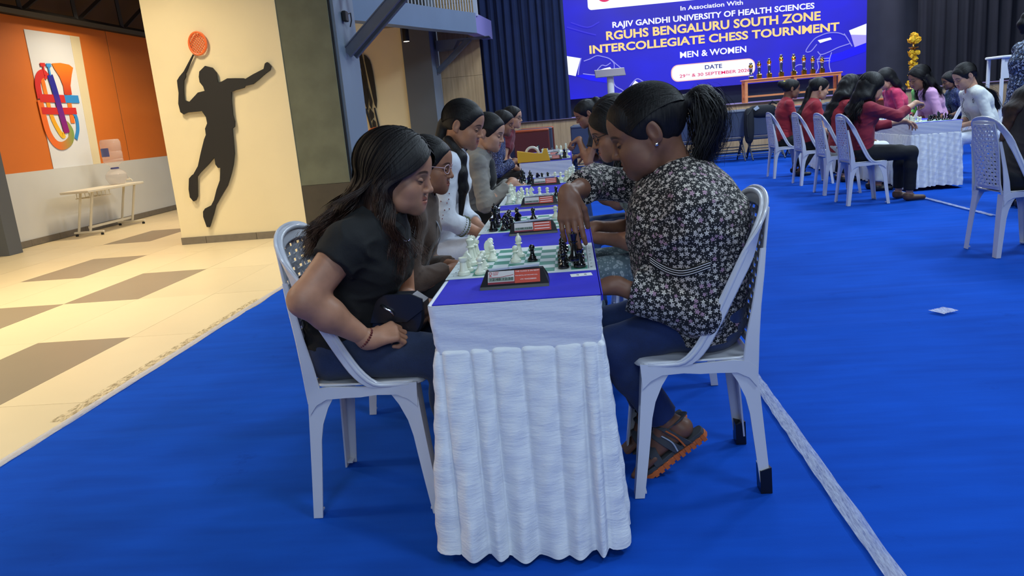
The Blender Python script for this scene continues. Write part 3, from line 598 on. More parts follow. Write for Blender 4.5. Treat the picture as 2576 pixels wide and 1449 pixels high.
# ================================================================== MONOBLOC CHAIR
def chair_proto(m):
    r = empty('plastic_chair', (0, 0, 0))
    for sx in (-1, 1):
        for sy in (-1, 1):
            # L-section tapering leg, foot splayed outwards
            V = []; F = []
            nseg = 8
            for i in range(nseg + 1):
                t = i / nseg; z = .42 * t
                g = max(0, (t - .62) / .38); wf = .030 + .012 * t + .05 * g ** 2
                ox = sx * (.205 - .030 * t + (.012 * (1 - t) ** 2)); oy = sy * (.20 - .012 * t + .006 * (1 - t) ** 2); tk = .006
                if sx < 0: ox = -(.205 - .035 * t)
                a = (ox, oy); b = (ox - sx * wf, oy); c_ = (ox - sx * wf, oy - sy * tk); d = (ox - sx * tk, oy - sy * tk); wy = .050 + .018 * t
                e = (ox - sx * tk, oy - sy * wy); f_ = (ox, oy - sy * wy)
                V += [(p[0], p[1], z) for p in (a, b, c_, d, e, f_)]
            for i in range(nseg):
                for k in range(6):
                    k2 = (k + 1) % 6; q = (i * 6 + k, i * 6 + k2, i * 6 + 6 + k2, i * 6 + 6 + k); F.append(q if sx * sy > 0 else q[::-1])
            F.append((5, 4, 3, 2, 1, 0)); F.append(tuple(nseg * 6 + k for k in range(6)))
            lg = mk('leg', V, F, m, r); autosmooth(lg)
            ft = .034; MB().box(min(sx * .203, sx * (.205 - .026)), max(sx * .203, sx * (.205 - .026)), min(sy * .198, sy * .166), max(sy * .198, sy * .166), .012, .018).build('foot_web', m, lg)
    # side rails with arch
    for sy in (-1, 1):
        top = [(-.170, .41), (-.145, .432), (-.10, .438), (0, .432), (.10, .436), (.18, .440)]; bot = [(.175, .36), (.150, .385), (.115, .402), (.05, .405), (0, .400), (-.05, .400), (-.11, .398), (-.145, .38), (-.168, .35)]
        MB().prism(top + bot, sy * .190 - .006, sy * .190 + .006, 'y', bev=0).build('side_rail', m, r)
    # seat
    def seat_fn(u, v):
        x = -.165 + .365 * u; y = (-.195 + .39 * v); e = abs(v - .5) * 2; z = .440 - .012 * math.exp(-((u - .45) / .35) ** 2) * (1 - e ** 4) + .004 * e ** 6
        if u > .9: z -= .018 * ((u - .9) / .1) ** 2
        w_ = 1 - .05 * (1 - u); cx_ = max(0, u - .86) / .14; w_ *= 1 - .16 * cx_ ** 2.5; cb_ = max(0, .12 - u) / .12; w_ *= 1 - .20 * cb_ ** 1.5; return (x - .02 * cx_ * e ** 4, y * w_, z)
    a = MB(); a.grid(seat_fn, 16, 14)
    s = a.build('seat', m, r, True); md = s.modifiers.new('s', 'SOLIDIFY'); md.thickness = .006; md.offset = -1
    # outer back frame
    half = [(.15, .188, .434), (.09, .190, .433), (.04, .195, .441), (.0, .199, .480), (-.035, .201, .54), (-.075, .203, .62), (-.115, .203, .70), (-.150, .200, .77), (-.182, .185, .83), (-.205, .150, .875), (-.218, .09, .900), (-.222, 0, .908)]
    pts = half + [(x, -y, z) for x, y, z in half[-2::-1]]
    sp_ = spline(pts, 56); sides = []; wd = []
    for i, p in enumerate(sp_):
        t = sp_[min(i + 1, 55)] - sp_[max(i - 1, 0)]; z = p[2]
        # width direction: lies in the side plane low down, turns into the back plane at the top
        k = min(1, max(0, (z - .70) / .17)); k = k * k * (3 - 2 * k)
        yc = -np.sign(p[1]) * (1 - k)
        inner = np.array([-.9, 0, -.35]) * (1 - k) + np.array([.25, -np.sign(p[1]) * .0, -1.0]) * k + np.array([0, -p[1] * 4 * k, 0])
        sides.append(tuple(inner)); wd.append(.040 + .018 * k)
    q = MB(); q.sweep(sp_, sides, wd, .011); q.build('back_frame', m, r, 'auto')
    rim = MB(); rim.tube([tuple(p + np.array([.006, 0, .012 * max(0, min(1, (p[2] - .6) / .2))])) for p in sp_], .0085, 8); rim.build('frame_rim', m, r, True)
    # inner stiles
    def bx_(z): return -.168 - .052 * ((z - .42) / .46) ** 1.3
    def hw(z): t = (z - .42) / .46; return .150 - .02 * (1 - t) - (.0 if t < .75 else .10 * (t - .75))
    for sy in (-1, 1):
        path = [(bx_(z), sy * (hw(z) + .006 + (.03 * max(0, (.50 - z) / .08))), z) for z in np.linspace(.42, .885, 14)]
        q = MB(); q.sweep(path, [(0, 1, 0)] * 14, .020, .009); q.build('stile', m, r, 'auto')
    for sy in (-1, 1):
        q = MB(); q.sweep([(-.150, sy * .190, .385), (-.151, sy * .191, .43), (-.158, sy * .191, .51), (-.171, sy * .187, .60), (-.187, sy * .178, .70), (-.197, sy * .168, .77)], [(1, 0, 0)] * 6, [.046, .048, .040, .028, .022, .018], .009); q.build('rear_upright', m, r, 'auto')
    # lattice panel: woven look bars
    lat = MB(); zs = np.linspace(.475, .875, 17)
    for i, z in enumerate(zs):
        P = []
        for y in np.linspace(-1, 1, 19): P.append((bx_(z) + .014 * (1 - y * y) * -1 + .0025 * math.sin(y * 9 * PI + i * PI), y * hw(z), z))
        lat.sweep(P, [(0, 0, 1)] * 19, .0165, .004)
    for j in range(9):
        y = -1 + 2 * (j + .5) / 9; P = []
        for z in np.linspace(.47, .882, 33): P.append((bx_(z) + .014 * (1 - y * y) * -1 + .0025 * math.sin((z - .475) / .025 * PI + j * PI), y * hw(z), z))
        lat.sweep(P, [(0, 1, 0)] * 33, .0195, .004)
    lat.build('lattice_panel', m, r, 'auto')
    mb = MB(); mb.sweep([(bx_(.462) + .0, y * .14, .462) for y in np.linspace(-1, 1, 9)], [(0, 0, 1)] * 9, .03, .008); mb.build('lower_rail', m, r, 'auto')
    mb = MB(); mb.sweep([(bx_(.885) + .004 - .01 * (1 - y * y), y * .135, .888 + .006 * (1 - y * y)) for y in np.linspace(-1, 1, 11)], [(0, 0, 1)] * 11, .026, .008); mb.build('upper_rail', m, r, 'auto')
    return r
cp = chair_proto(M_plastic); used_c = [False]
def chair(x, y, rz, label, group=None, m=None, tape=False):
    if not used_c[0]: o = cp; used_c[0] = True
    else: o = copy_tree(cp)
    o.location = (x, y, .006); o.rotation_euler = (0, 0, rz); tag(o, label, 'chair', group)
    if 'group' in o and not group: del o['group']
    if tape:
        for sx, sy in ((-1, -1), (-1, 1)):
            x0, x1 = -.207, -.172; ys_ = (sy * .2075, sy * .153); y0, y1 = min(ys_), max(ys_)
            q = MB(); P0 = [(x0, y0), (x1, y0), (x1, y1), (x0, y1)]
            q.add([(a, b, .0) for a, b in P0] + [(a + .002, b, .075 + (.012 if i % 2 else 0)) for i, (a, b) in enumerate(P0)], [(0, 3, 2, 1), (0, 1, 5, 4), (1, 2, 6, 5), (2, 3, 7, 6), (3, 0, 4, 7), (4, 5, 6, 7)])
            q.build('foot_tape', M_black_tape, o)['label'] = 'black tape on chair foot'
    return o
GP = 'white plastic chairs along the near chess tables'; GR = 'white plastic chairs along the right chess table'
chair(-.700, 2.40, .0, 'white plastic chair of the woman in the black t-shirt', GP)
chair(.345, 2.44, PI, 'white plastic chair with taped feet under the floral-shirted woman', GP, tape=True)
chair(-.74, 3.27, .0, 'white plastic chair under the woman in the brown shirt', GP)
chair(-.74, 4.22, .0, 'white plastic chair under the woman in the white blouse', GP)
chair(-.74, 5.32, .0, 'white plastic chair under the woman in the varsity jacket', GP)
chair(.36, 3.40, PI, 'white plastic chair under the woman in the paisley kurta', GP)
chair(.40, 4.50, PI, 'white plastic chair third along the right of the near tables', GP)
for x, y, l in ((3.00, 8.33, 'white plastic chair of the nearest red-shirted woman, at right table'), (3.06, 9.28, 'second nearest white plastic chair in the red-shirt row'), (3.12, 10.4, 'third nearest white plastic chair in the red-shirt row'), (3.06, 11.5, 'farthest white plastic chair in the red-shirt row')):
    chair(x, y, 0, l, GR)
for x, y, l in ((4.98, 9.45, 'white plastic chair of the woman in the embroidered white kurta'), (4.86, 10.35, 'white plastic chair of the woman in the pink kurta'), (4.80, 11.4, 'white plastic chair of the woman in the coral top')):
    chair(x, y, PI, l, GR)
chair(2.985, 5.49, .03, 'large white plastic chair at the right edge with long-haired occupant')

# ================================================================== TABLES
def table(xc, y0, y1, wd, label, cov_label, run_label, ends, seed=1, far=False):
    """legs, top; fitted white cover with pleated skirt; blue runner"""
    L = (y1 - y0) / 2; yc = (y0 + y1) / 2; W = wd / 2
    t = empty('folding_table', (xc, yc, 0), label=label, cat='table')
    MB().box(-W + .008, W - .008, -L + .008, L - .008, .715, .738, .004).build('tabletop', mat('table_laminate', srgb(150, 140, 125), .5), t)
    for sx in (-1, 1):
        for sy in (-1, 1): MB().tube([(sx * (W - .05), sy * (L - .15), .007), (sx * (W - .05), sy * (L - .15), .715)], .012, 8).build('leg', mat('table_leg_steel', srgb(90, 92, 98), .4, .6), t)
    c_ = empty('table_cover', (xc, yc, 0), label=cov_label, cat='tablecloth', group='white skirted covers on the chess tables')
    # perimeter samples (rounded rectangle), s = arc length
    rc_ = .02; P = []; N = []
    def seg(ax, ay, bx, by, n_):
        for k in range(n_): P.append((ax + (bx - ax) * k / n_, ay + (by - ay) * k / n_)); d = math.hypot(bx - ax, by - ay); N.append(((by - ay) / d, -(bx - ax) / d))
    dn = .0035 if not far else .008
    def arc(cx_, cy_, a0):
        for k in range(6): a = a0 + PI / 2 * k / 6; P.append((cx_ + rc_ * math.cos(a), cy_ + rc_ * math.sin(a))); N.append((math.cos(a), math.sin(a)))
    seg(-W + rc_, -L, W - rc_, -L, int(wd / dn)); arc(W - rc_, -L + rc_, -PI / 2); seg(W, -L + rc_, W, L - rc_, int(2 * L / (dn * 2.5))); arc(W - rc_, L - rc_, 0)
    seg(W - rc_, L, -W + rc_, L, int(wd / (dn * 2.5))); arc(-W + rc_, L - rc_, PI / 2); seg(-W, L - rc_, -W, -L + rc_, int(2 * L / (dn * 2.5))); arc(-W + rc_, -L + rc_, PI)
    P = np.array(P); N = np.array(N); m_ = len(P); d = np.linalg.norm(np.roll(P, -1, 0) - P, axis=1); s = np.concatenate([[0], np.cumsum(d)[:-1]])
    tot = s[-1] + d[-1]; rg = np.random.RandomState(seed)
    def loopmesh(name, zs, off, m, parent):
        V = np.concatenate([np.column_stack([P + N * off(z, k)[:, None], np.full(m_, z) + zoff(z)]) for k, z in enumerate(zs)])
        I = np.arange(len(zs) * m_).reshape(len(zs), m_); J = np.roll(I, -1, 1)
        F = np.stack([I[1:], J[1:], J[:-1], I[:-1]], -1).reshape(-1, 4)
        return mk(name, V, F, m, parent, True)
    zoff = lambda z: 0
    low = lambda x: np.sin(x * 2 * PI / tot * 3 + 1) * .5 + np.sin(x * 2 * PI / tot * 7 + 2) * .5
    zb = np.linspace(.748, .615, 16)
    wr = lambda z: .0005 * np.sin(s * 60 + z * 330 + 3 * np.sin(s * 14)) + .0009 * np.sin(s * 23 + z * 130 + 2)
    MBt = MB(); V = [(p[0], p[1], .748) for p in P]; MBt.add(V, [tuple(range(m_))]); MBt.build('cover_top', M_band, c_)
    loopmesh('cover_band', zb, lambda z, k: -.010 * (1 - np.abs((z - .615) / .133)) ** 1.5 + wr(z) * min(1, k / 3) + .002, M_band, c_)
    # pleated skirt
    npl = int(round(tot / .072)); bnd = np.sort((np.arange(npl) + rg.uniform(-.28, .28, npl)) * tot / npl)
    zs = np.concatenate([[.634, .618, .612], np.linspace(.60, .035, 34)])
    ztop, zbot = .618, .035
    idx = np.searchsorted(bnd, s, side='right') - 1
    a0 = bnd[idx % npl]; a1 = np.where(idx < npl - 1, bnd[np.minimum(idx + 1, npl - 1)], bnd[0] + tot); a0 = np.where(idx < 0, bnd[-1] - tot, a0); a1 = np.where(idx < 0, bnd[0], a1)
    u = (s - a0) / np.maximum(a1 - a0, 1e-4)
    ampv = rg.uniform(.7, 1.3, npl + 1)[idx % npl]; skew = rg.uniform(-.12, .12, npl + 1)[idx % npl]
    def off(z, k):
        t = (ztop - z) / (ztop - zbot)
        if t < -.01: return np.full(m_, -.020)
        t = max(0, t)
        uu = np.clip(u + skew * t, 0, 1)
        box = (1 - np.exp(-uu * 14)) * (1 - np.exp(-(1 - uu) * 6)) - .5         # sharp crease on one side, near the top
        sm = -np.cos(uu * 2 * PI) * .5
        prof = box * (1 - t * .75) + sm * (t * .75)
        amp = (.013 + .024 * t ** .8) * ampv
        fold = .004 * t * np.sin(s * 41 + 7 * t) + .0018 * np.sin(s * 90 + t * 26) + .0012 * np.sin(s * 33 - t * 60)
        return -.006 + .032 * t ** .9 + prof * amp + fold + .012 * t * low(s)
    sk = loopmesh('pleated_skirt', zs, off, M_skirt, c_)
    me = sk.data; co = np.zeros(len(me.vertices) * 3, np.float32); me.vertices.foreach_get('co', co); co = co.reshape(len(zs), m_, 3)
    for k, z in enumerate(zs):
        t = (ztop - z) / (ztop - zbot)
        if t > 0: co[k, :, 2] += t ** 2 * (.016 * np.sin(s * 2 * PI / tot * 5 + seed) - .010 * np.clip((off(zbot, 0) - .034) / .02, -1, 1) * .35)
    co[..., 2] = np.maximum(co[..., 2], .012)
    me.vertices.foreach_set('co', co.ravel()); me.update()
    if far < 2:
        r_ = MB().box(-W + .012, W + .001, -L + .006, L - .004, .749, .7515).box(W - .001, W + .004, -L + .006, L - .004, .735, .7515).build('table_runner', M_runner); r_.location = (xc, yc, 0)
        tag(r_, run_label, 'table runner', 'blue runners on the chess tables')
    return t
table(-.175, 1.925, 3.765, .455, 'narrow folding table under the nearest two chess boards', 'white cover with pleated skirt on the nearest table', 'blue runner on the nearest chess table', 1, 3)
table(-.175, 3.87, 5.71, .455, 'narrow folding table second along the near row', 'white skirted cover on the second table of the near row', 'blue runner on the second table of the near row', 1, 4, True)
table(-.255, 7.52, 9.35, .51, 'narrow folding table holding the yellow tape dispenser', 'white skirted cover under the yellow tape dispenser', 'blue runner beneath the yellow tape dispenser', 1, 5, True)
table(4.01, 8.92, 10.75, .54, 'folding table between the red-shirt row and the kurta women', 'white skirted cover on the near end of the right row', 'blue runner on the near table of the right row', 1, 6, True)
table(4.01, 10.85, 12.7, .54, 'far folding table of the right-hand chess row', 'white skirted cover on the far table of the right row', 'blue runner on the far table of the right row', 1, 7, True)

# ================================================================== CHESS BOARDS, PIECES, CLOCKS
M_bw = mat('board_vinyl_white', srgb(206, 214, 214), .5, bump=.1, bscale=200); M_bg = mat('board_green', srgb(78, 140, 122), .5); M_ink = mat('black_ink', srgb(20, 22, 24), .6)
M_wp = mat('ivory_plastic', srgb(226, 228, 208), .3, coat=.2); M_bp = mat('black_plastic', srgb(10, 10, 13), .18, coat=.6)
sq_me = {}
def board(x0, x1, y0, y1, label, near):
    """x0..x1 sheet; squares 8x8; margins"""
    b = MB().box(x0, x1, y0, y1, .7518, .7536).build('chess_board', M_bw); tag(b, label, 'chess board', 'roll-up chess boards')
    px0 = x0 + (x1 - x0) * .064; px1 = x0 + (x1 - x0) * .947; py0 = y0 + .02; py1 = y1 - .03; sx = (px1 - px0) / 8; sy = (py1 - py0) / 8
    key = (round(sx, 4), round(sy, 4))
    for i in range(8):
        for j in range(8):
            if (i + j) % 2 == (1 if near else 0):
                if key not in sq_me: o = MB().box(0, sx, 0, sy, .7534, .7541).build('green_square', M_bg, b); sq_me[key] = o
                else: o = sq_me[key].copy(); link(o, b)
                o.location = (px0 + i * sx, py0 + j * sy, 0)
    if near:
        for j in range(8):
            for x in (px0 - .014, px1 + .008): text('rank_mark', str(8 - j) if x > px0 else str(j + 1), M_ink, b, (x, py0 + (j + .35) * sy, .7543), .014, rot=(0, 0, 0))
    MB().box(px1 + .002, px1 + .0035, py0, py1, .7534, .7541).build('border_line', M_ink, b)
    return px0, py0, sx, sy
def piece_proto(kind, white):
    m = M_wp if white else M_bp; nm = 'chess_' + kind
    base = [(.0, 0), (.0165, 0), (.0175, .003), (.0165, .008), (.013, .011), (.0125, .013)]
    mb = MB()
    if kind == 'pawn': mb.lathe([(.0001, 0)] + base[1:] + [(.009, .017), (.0062, .028), (.0068, .031), (.0105, .033), (.0105, .035), (.006, .037), (.0085, .041), (.0098, .0455), (.0085, .050), (.0045, .0535), (.0001, .0545)], 18)
    elif kind == 'rook': mb.lathe([(.0001, 0), (.0185, 0), (.0195, .003), (.0185, .010), (.014, .013), (.0135, .016), (.0105, .026), (.0095, .040), (.0125, .043), (.0135, .045), (.0135, .054), (.0105, .054), (.010, .049), (.0001, .049)], 18)
    elif kind == 'bishop': mb.lathe([(.0001, 0), (.0180, 0), (.0190, .003), (.0175, .010), (.0135, .013), (.010, .020), (.0068, .038), (.0068, .043), (.0125, .045), (.0125, .047), (.008, .049), (.0105, .054), (.0110, .059), (.0085, .067), (.0035, .073), (.0042, .0755), (.0030, .079), (.0001, .0795)], 18)
    elif kind == 'queen': mb.lathe([(.0001, 0), (.0195, 0), (.0205, .003), (.0190, .011), (.0145, .014), (.0105, .024), (.0072, .048), (.0072, .054), (.0135, .0565), (.0135, .059), (.0085, .061), (.010, .070), (.0140, .083), (.0115, .083), (.007, .081), (.0045, .085), (.0045, .088), (.0001, .090)], 18)
    elif kind == 'king':
        mb.lathe([(.0001, 0), (.0195, 0), (.0205, .003), (.0190, .011), (.0145, .014), (.0105, .024), (.0075, .050), (.0075, .057), (.0138, .0595), (.0138, .062), (.0085, .064), (.0105, .074), (.0128, .083), (.0095, .087), (.003, .089), (.0001, .089)], 18)
        mb.box(-.0018, .0018, -.0014, .0014, .088, .100).box(-.0048, .0048, -.0014, .0014, .0925, .0958)
    else:
        mb.lathe([(.0001, 0), (.0180, 0), (.0190, .003), (.0180, .010), (.0150, .013), (.0001, .0135)], 18)
        out = [(-.012, .013), (.012, .013), (.0125, .022), (.0085, .030), (.005, .036), (.0075, .0395), (.0155, .038), (.0175, .0425), (.0150, .048), (.0085, .056), (.0050, .060), (.0035, .066), (.0005, .061), (-.006, .057), (-.0115, .048), (-.0130, .036), (-.0105, .024)]
        mb.prism(out, -.0062, .0062, 'y', bev=.0022)
    o = mb.build(nm, m, None, 'auto'); return o
PP = {}
def piece(kind, white, x, y, label, group, rz=0, z=.7543, s=1.0):
    if (kind, white) not in PP: o = piece_proto(kind, white); PP[(kind, white)] = o
    else: o = PP[(kind, white)].copy(); C.objects.link(o)
    o.location = (x, y, z); o.rotation_euler = (0, 0, rz); o.scale = (s, s, s)
    for k in ('group',):
        if k in o: del o[k]
    tag(o, label, 'chess piece', group); return o
def setup(brd, spec, where, seed):
    px0, py0, sx, sy = brd; rg = random.Random(seed)
    cnt = {}
    for k, w_, cells in spec:
        for c_ in cells: cnt[(k, w_)] = cnt.get((k, w_), 0) + 1
    for k, w_, cells in spec:
        kk = {'P': 'pawn', 'R': 'rook', 'N': 'knight', 'B': 'bishop', 'Q': 'queen', 'K': 'king'}[k]; colr = 'white' if w_ else 'black'
        left = sum(c_[0] for c_ in cells) / len(cells) < 3.5
        for c_ in cells:
            x = px0 + (c_[0] + .5 + rg.uniform(-.08, .08)) * sx; y = py0 + (c_[1] + .5 + rg.uniform(-.08, .08)) * sy
            if len(cells) == 1: lab = f'{colr} plastic chess {kk} {where}'
            else: lab = f'one of the {colr} plastic chess {kk}s {where}'
            if len(cells) > 2:
                rk_ = sorted(cells, key=lambda q: (q[1], q[0])).index(c_); ords = ['nearest the camera', 'second from the camera', 'third from the camera', 'fourth from the camera', 'fifth from the camera', 'sixth from the camera', 'seventh from the camera', 'eighth from the camera']
                lab = f'{colr} plastic chess {kk} {where}, {ords[rk_]}'
            if k in 'RBN' and len(cells) == 2:
                lab = f'{colr} plastic chess {kk} {where}, ' + ('nearer the camera' if c_[1] == min(q[1] for q in cells) else 'farther from the camera')
            piece(kk, w_, x, y, lab, f'{colr} chess {kk}s {where}', rz=(0 if left else PI) + rg.uniform(-.2, .2))
b1 = board(-.402, .050, 2.235, 2.705, 'green and white vinyl chess board nearest the camera', True)
setup(b1, [('R', 1, [(0, 0), (0, 6)]), ('N', 1, [(0, 1), (1, 5)]), ('K', 1, [(0, 3)]), ('Q', 1, [(0, 4)]), ('B', 1, [(3, 4.7), (0, 5)]), ('P', 1, [(1, 0), (1, 1), (1, 2), (1.3, 4), (1, 5.6), (1, 6.6), (3, 3)]),
           ('P', 0, [(4, 2.8), (6, 0), (6, 1), (6, 2), (6, 3.3), (6, 4.5), (6, 5.5), (6, 6.6)]), ('R', 0, [(7.05, 0), (7, 6.6)]), ('N', 0, [(7, 2), (7, 5.7)]), ('B', 0, [(7, 1.1), (7, 4.9)]), ('K', 0, [(7, 3.1)])], 'on the nearest board', 1)
piece('queen', False, -.012, 2.285, 'black plastic chess queen gripped in the reaching hand', None, z=.775)
b2 = board(-.402, .055, 3.10, 3.56, 'second green and white chess board beyond the nearest', True)
setup(b2, [('R', 0, [(0, 0), (0, 6)]), ('N', 0, [(1, 1), (2, 2)]), ('K', 0, [(0, 3)]), ('Q', 0, [(0, 2)]), ('B', 0, [(0, 4), (0, 5)]), ('P', 0, [(1, 0), (1.6, .6), (1, 3), (1, 4), (1, 5), (1.6, 6), (3.2, 5)]),
           ('P', 1, [(5.2, 5.4), (6, 0), (6, 2), (6, 3), (6, 6)]), ('R', 1, [(7, 0), (7, 7)]), ('K', 1, [(7, 4)]), ('Q', 1, [(7, 3)]), ('B', 1, [(7, 5), (7, 2)])], 'on the second board', 2)
b3 = board(-.402, .055, 4.06, 4.52, 'third chess board, first on the second table', False)
setup(b3, [('R', 1, [(0, 0), (0, 7)]), ('N', 1, [(1, 1), (2.2, 4)]), ('K', 1, [(0, 3)]), ('Q', 1, [(0, 4)]), ('B', 1, [(0, 2), (0, 5)]), ('P', 1, [(1, 0), (1.3, 3), (1.6, 5), (3, 5), (3.9, 4), (1, 6)]),
           ('P', 0, [(4.9, 4), (6, 1), (6, 2), (6, 5), (6, 6)]), ('N', 0, [(6, 4.4), (7, 1)]), ('R', 0, [(7, 0), (7, 7)]), ('K', 0, [(7, 4)]), ('Q', 0, [(7, 3)]), ('B', 0, [(7, 2), (7, 5)])], 'on the third board', 3)
b4 = board(-.402, .055, 5.12, 5.58, 'fourth chess board, second on the second table', False)
setup(b4, [('R', 0, [(0, 0), (0, 7)]), ('N', 0, [(1, 0), (2.2, 2)]), ('K', 0, [(0, 3)]), ('Q', 0, [(0, 2)]), ('B', 0, [(1, 4), (0, 5)]), ('P', 0, [(1, 1), (1.3, 3), (2, 5), (3.4, 4.6), (2.6, 4.2)]),
           ('P', 1, [(4.4, 4), (5.2, 3), (6, 1), (6, 2), (6, 5)]), ('N', 1, [(6, 3.3)]), ('R', 1, [(7, 0), (7, 7)]), ('K', 1, [(7, 3)]), ('Q', 1, [(6.7, 2)]), ('B', 1, [(6.4, 1), (7, 5)])], 'on the fourth board', 4)
b5 = board(-.22, -.012, 7.72, 8.12, 'small chess board behind the yellow tape dispenser', False)
setup(b5, [('P', 0, [(2, 1), (5, 2), (6, 4)]), ('K', 0, [(5.5, 0)]), ('P', 1, [(3, 1), (4, 5), (6.3, 6)]), ('Q', 1, [(6.6, 3)]), ('R', 1, [(5, 6)])], 'behind the tape dispenser', 5)
b6 = board(-.49, -.01, 8.75, 9.2, 'farthest chess board at the end of the near row', False)
setup(b6, [('K', 1, [(7, 4)]), ('Q', 1, [(1, 2)]), ('B', 1, [(6, 3), (5, 5)]), ('R', 1, [(2, 1)]), ('P', 1, [(1, 0), (2, 3), (3, 2), (6, 6)]), ('P', 0, [(1, 6), (2, 7), (3, 6), (4, 3)]), ('K', 0, [(1, 7)])], 'on the farthest board of the near row', 6)
b7 = board(3.76, 4.25, 8.98, 9.46, 'chess board at the near end of the right row', False)
setup(b7, [('R', 1, [(0, 0), (0, 7)]), ('N', 1, [(0, 1), (1.4, 5)]), ('K', 1, [(0, 4)]), ('Q', 1, [(0, 3)]), ('B', 1, [(0, 2), (0, 5)]), ('P', 1, [(1, 0), (1.2, 1), (2, 2), (1, 3), (2.4, 4.5), (1, 6), (1, 7)]),
           ('P', 0, [(3.2, 1), (4.6, 3), (5, 5), (5.4, 2), (6, 1), (6, 6), (6, 7)]), ('N', 0, [(4, 2), (7, 1)]), ('R', 0, [(7, 0), (7, 7)]), ('K', 0, [(6.4, 4)]), ('Q', 0, [(6, 3)]), ('B', 0, [(7, 2), (7, 5)])], 'on the right row board', 7)
b8 = board(3.76, 4.25, 10.0, 10.46, 'second chess board of the right row', False)
setup(b8, [('R', 1, [(0, 0), (0, 7)]), ('N', 1, [(0, 1), (0, 6)]), ('K', 1, [(0, 4)]), ('Q', 1, [(0, 3)]), ('P', 1, [(1, 0), (1, 1), (1, 2), (2, 5), (1, 6)]), ('P', 0, [(6, 0), (6, 2), (5, 4), (6, 6)]), ('R', 0, [(7, 0), (7, 7)]), ('K', 0, [(7, 4)])], 'on the second board of the right row', 8)
# clocks
M_cred = mat('clock_red_label', srgb(178, 66, 50), .45); M_clab = mat('clock_white_label', srgb(186, 182, 184), .45); M_lcd = mat('clock_lcd', srgb(112, 126, 118), .35); M_cdk = mat('clock_maroon_strip', srgb(110, 22, 40), .5)
M_cbody = mat('clock_body_plastic', srgb(22, 20, 26), .35); M_lever = mat('clock_lever', srgb(178, 186, 198), .4); M_print = mat('white_print', srgb(230, 225, 225), .6); M_redp = mat('red_print', srgb(180, 40, 50), .6)
def clock(x, y, rz, label, detail=1, body=M_cbody, red=M_cred):
    c_ = empty('chess_clock', (x, y, .7516), rz, label, 'chess clock', 'digital chess clocks')
    # sloped front facing -y
    V = [(-.096, 0, 0), (.096, 0, 0), (.096, .085, 0), (-.096, .085, 0), (-.096, .004, .008), (.096, .004, .008), (.080, .045, .044), (-.080, .045, .044), (.080, .070, .044), (-.080, .070, .044), (-.092, .085, .02), (.092, .085, .02)]
    mk('body', V, [(3, 2, 1, 0), (0, 1, 5, 4), (4, 5, 6, 7), (7, 6, 8, 9), (9, 8, 11, 10), (10, 11, 2, 3), (1, 2, 11, 8, 6, 5), (0, 4, 7, 9, 10, 3)], body, c_)
    face = empty('face', (0, .006, .0105)); face.parent = c_; face.rotation_euler = (math.atan2(.036, .041), 0, 0)
    # local frame of face: x right, y up the slope
    def pl(name, x0, x1, y0, y1, z, m): return MB().box(x0, x1, y0, y1, z - .0008, z).build(name, m, face)
    pl('white_label', -.074, .0, .003, .048, .001, M_clab); pl('red_label', .001, .072, .003, .048, .001, red)
    pl('display', -.072, -.002, .013, .025, .0016, M_lcd); pl('maroon_strip', -.074, .0, .003, .010, .0016, M_cdk)
    tm = detail
    text('display_digits', '12:48', M_ink, face, (-.069, .0155, .0022), .0115, .028, rot=(0, 0, 0)); text('display_digits', '12:50', M_ink, face, (-.034, .0155, .0022), .0115, .028, rot=(0, 0, 0))
    if detail > 1:
        text('lettering', 'CHESS', M_redp, face, (-.060, .041, .0018), .0075, .016, rot=(0, 0, 0)); text('lettering', 'GEAR', M_redp, face, (-.060, .0345, .0018), .0075, .014, rot=(0, 0, 0))
        MB().tube([(-.067 + .004 * math.cos(a), .0405 + .0045 * math.sin(a), .0018) for a in np.linspace(0, 2 * PI, 13)[:-1]], .0007, 4, closed=True).build('logo_ring', M_redp, face)
        MB().box(-.0705, -.0635, .031, .0325, .001, .0018).box(-.0678, -.0662, .0325, .037, .001, .0018).build('logo_stem', M_redp, face)
        text('lettering', 'THIS CLOCK IS ON RENT!', M_print, face, (.003, .0405, .0018), .0066, .067, rot=(0, 0, 0)); text('lettering', 'FOR RENTAL OR PURCHASE CALL', M_print, face, (.003, .0265, .0018), .0045, .062, rot=(0, 0, 0)); text('lettering', '+91 9343208003', M_print, face, (.016, .0125, .0018), .0062, .045, rot=(0, 0, 0))
        MB().tube([(-.072, .027, .0016), (-.04, .0265, .0016), (-.012, .031, .0016), (-.002, .0335, .0016)], .0007, 4).build('swoosh', M_redp, face)
    else:
        for yy in (.040, .026, .012): MB().box(.006, .066, yy, yy + .003, .0008, .0016).build('print_line', M_print, face)
    lv = MB(); lv.prism([(-.072, .0), (.070, .006), (.070, .011), (-.072, .0045)], .046, .064, 'y').build('rocker_lever', M_lever, c_).location = (0, 0, .0435)
    MB().lathe([(.0001, 0), (.006, 0), (.006, .006), (.0001, .0075)], 12, (-.012, .050, .046)).build('button', M_lever, c_)
    return c_
clock(-.181, 2.062, .01, 'black chess clock with red and white stickers, nearest the camera', 2)
clock(-.170, 3.00, .05, 'black stickered chess clock before the second board', 1); clock(-.181, 3.925, .03, 'black stickered chess clock before the third board', 1); clock(-.180, 5.02, .03, 'black stickered chess clock before the fourth board', 1)
clock(-.19, 7.60, .0, 'black chess clock beside the yellow tape dispenser', 1); clock(-.22, 8.20, .0, 'black chess clock behind the yellow tape dispenser', 1)
clock(-.20, 8.62, .0, 'white-bodied chess clock at the end of the near row', 1, M_white, M_lcd)
clock(3.90, 9.50, 2.6, 'black chess clock between two right-row boards', 1)
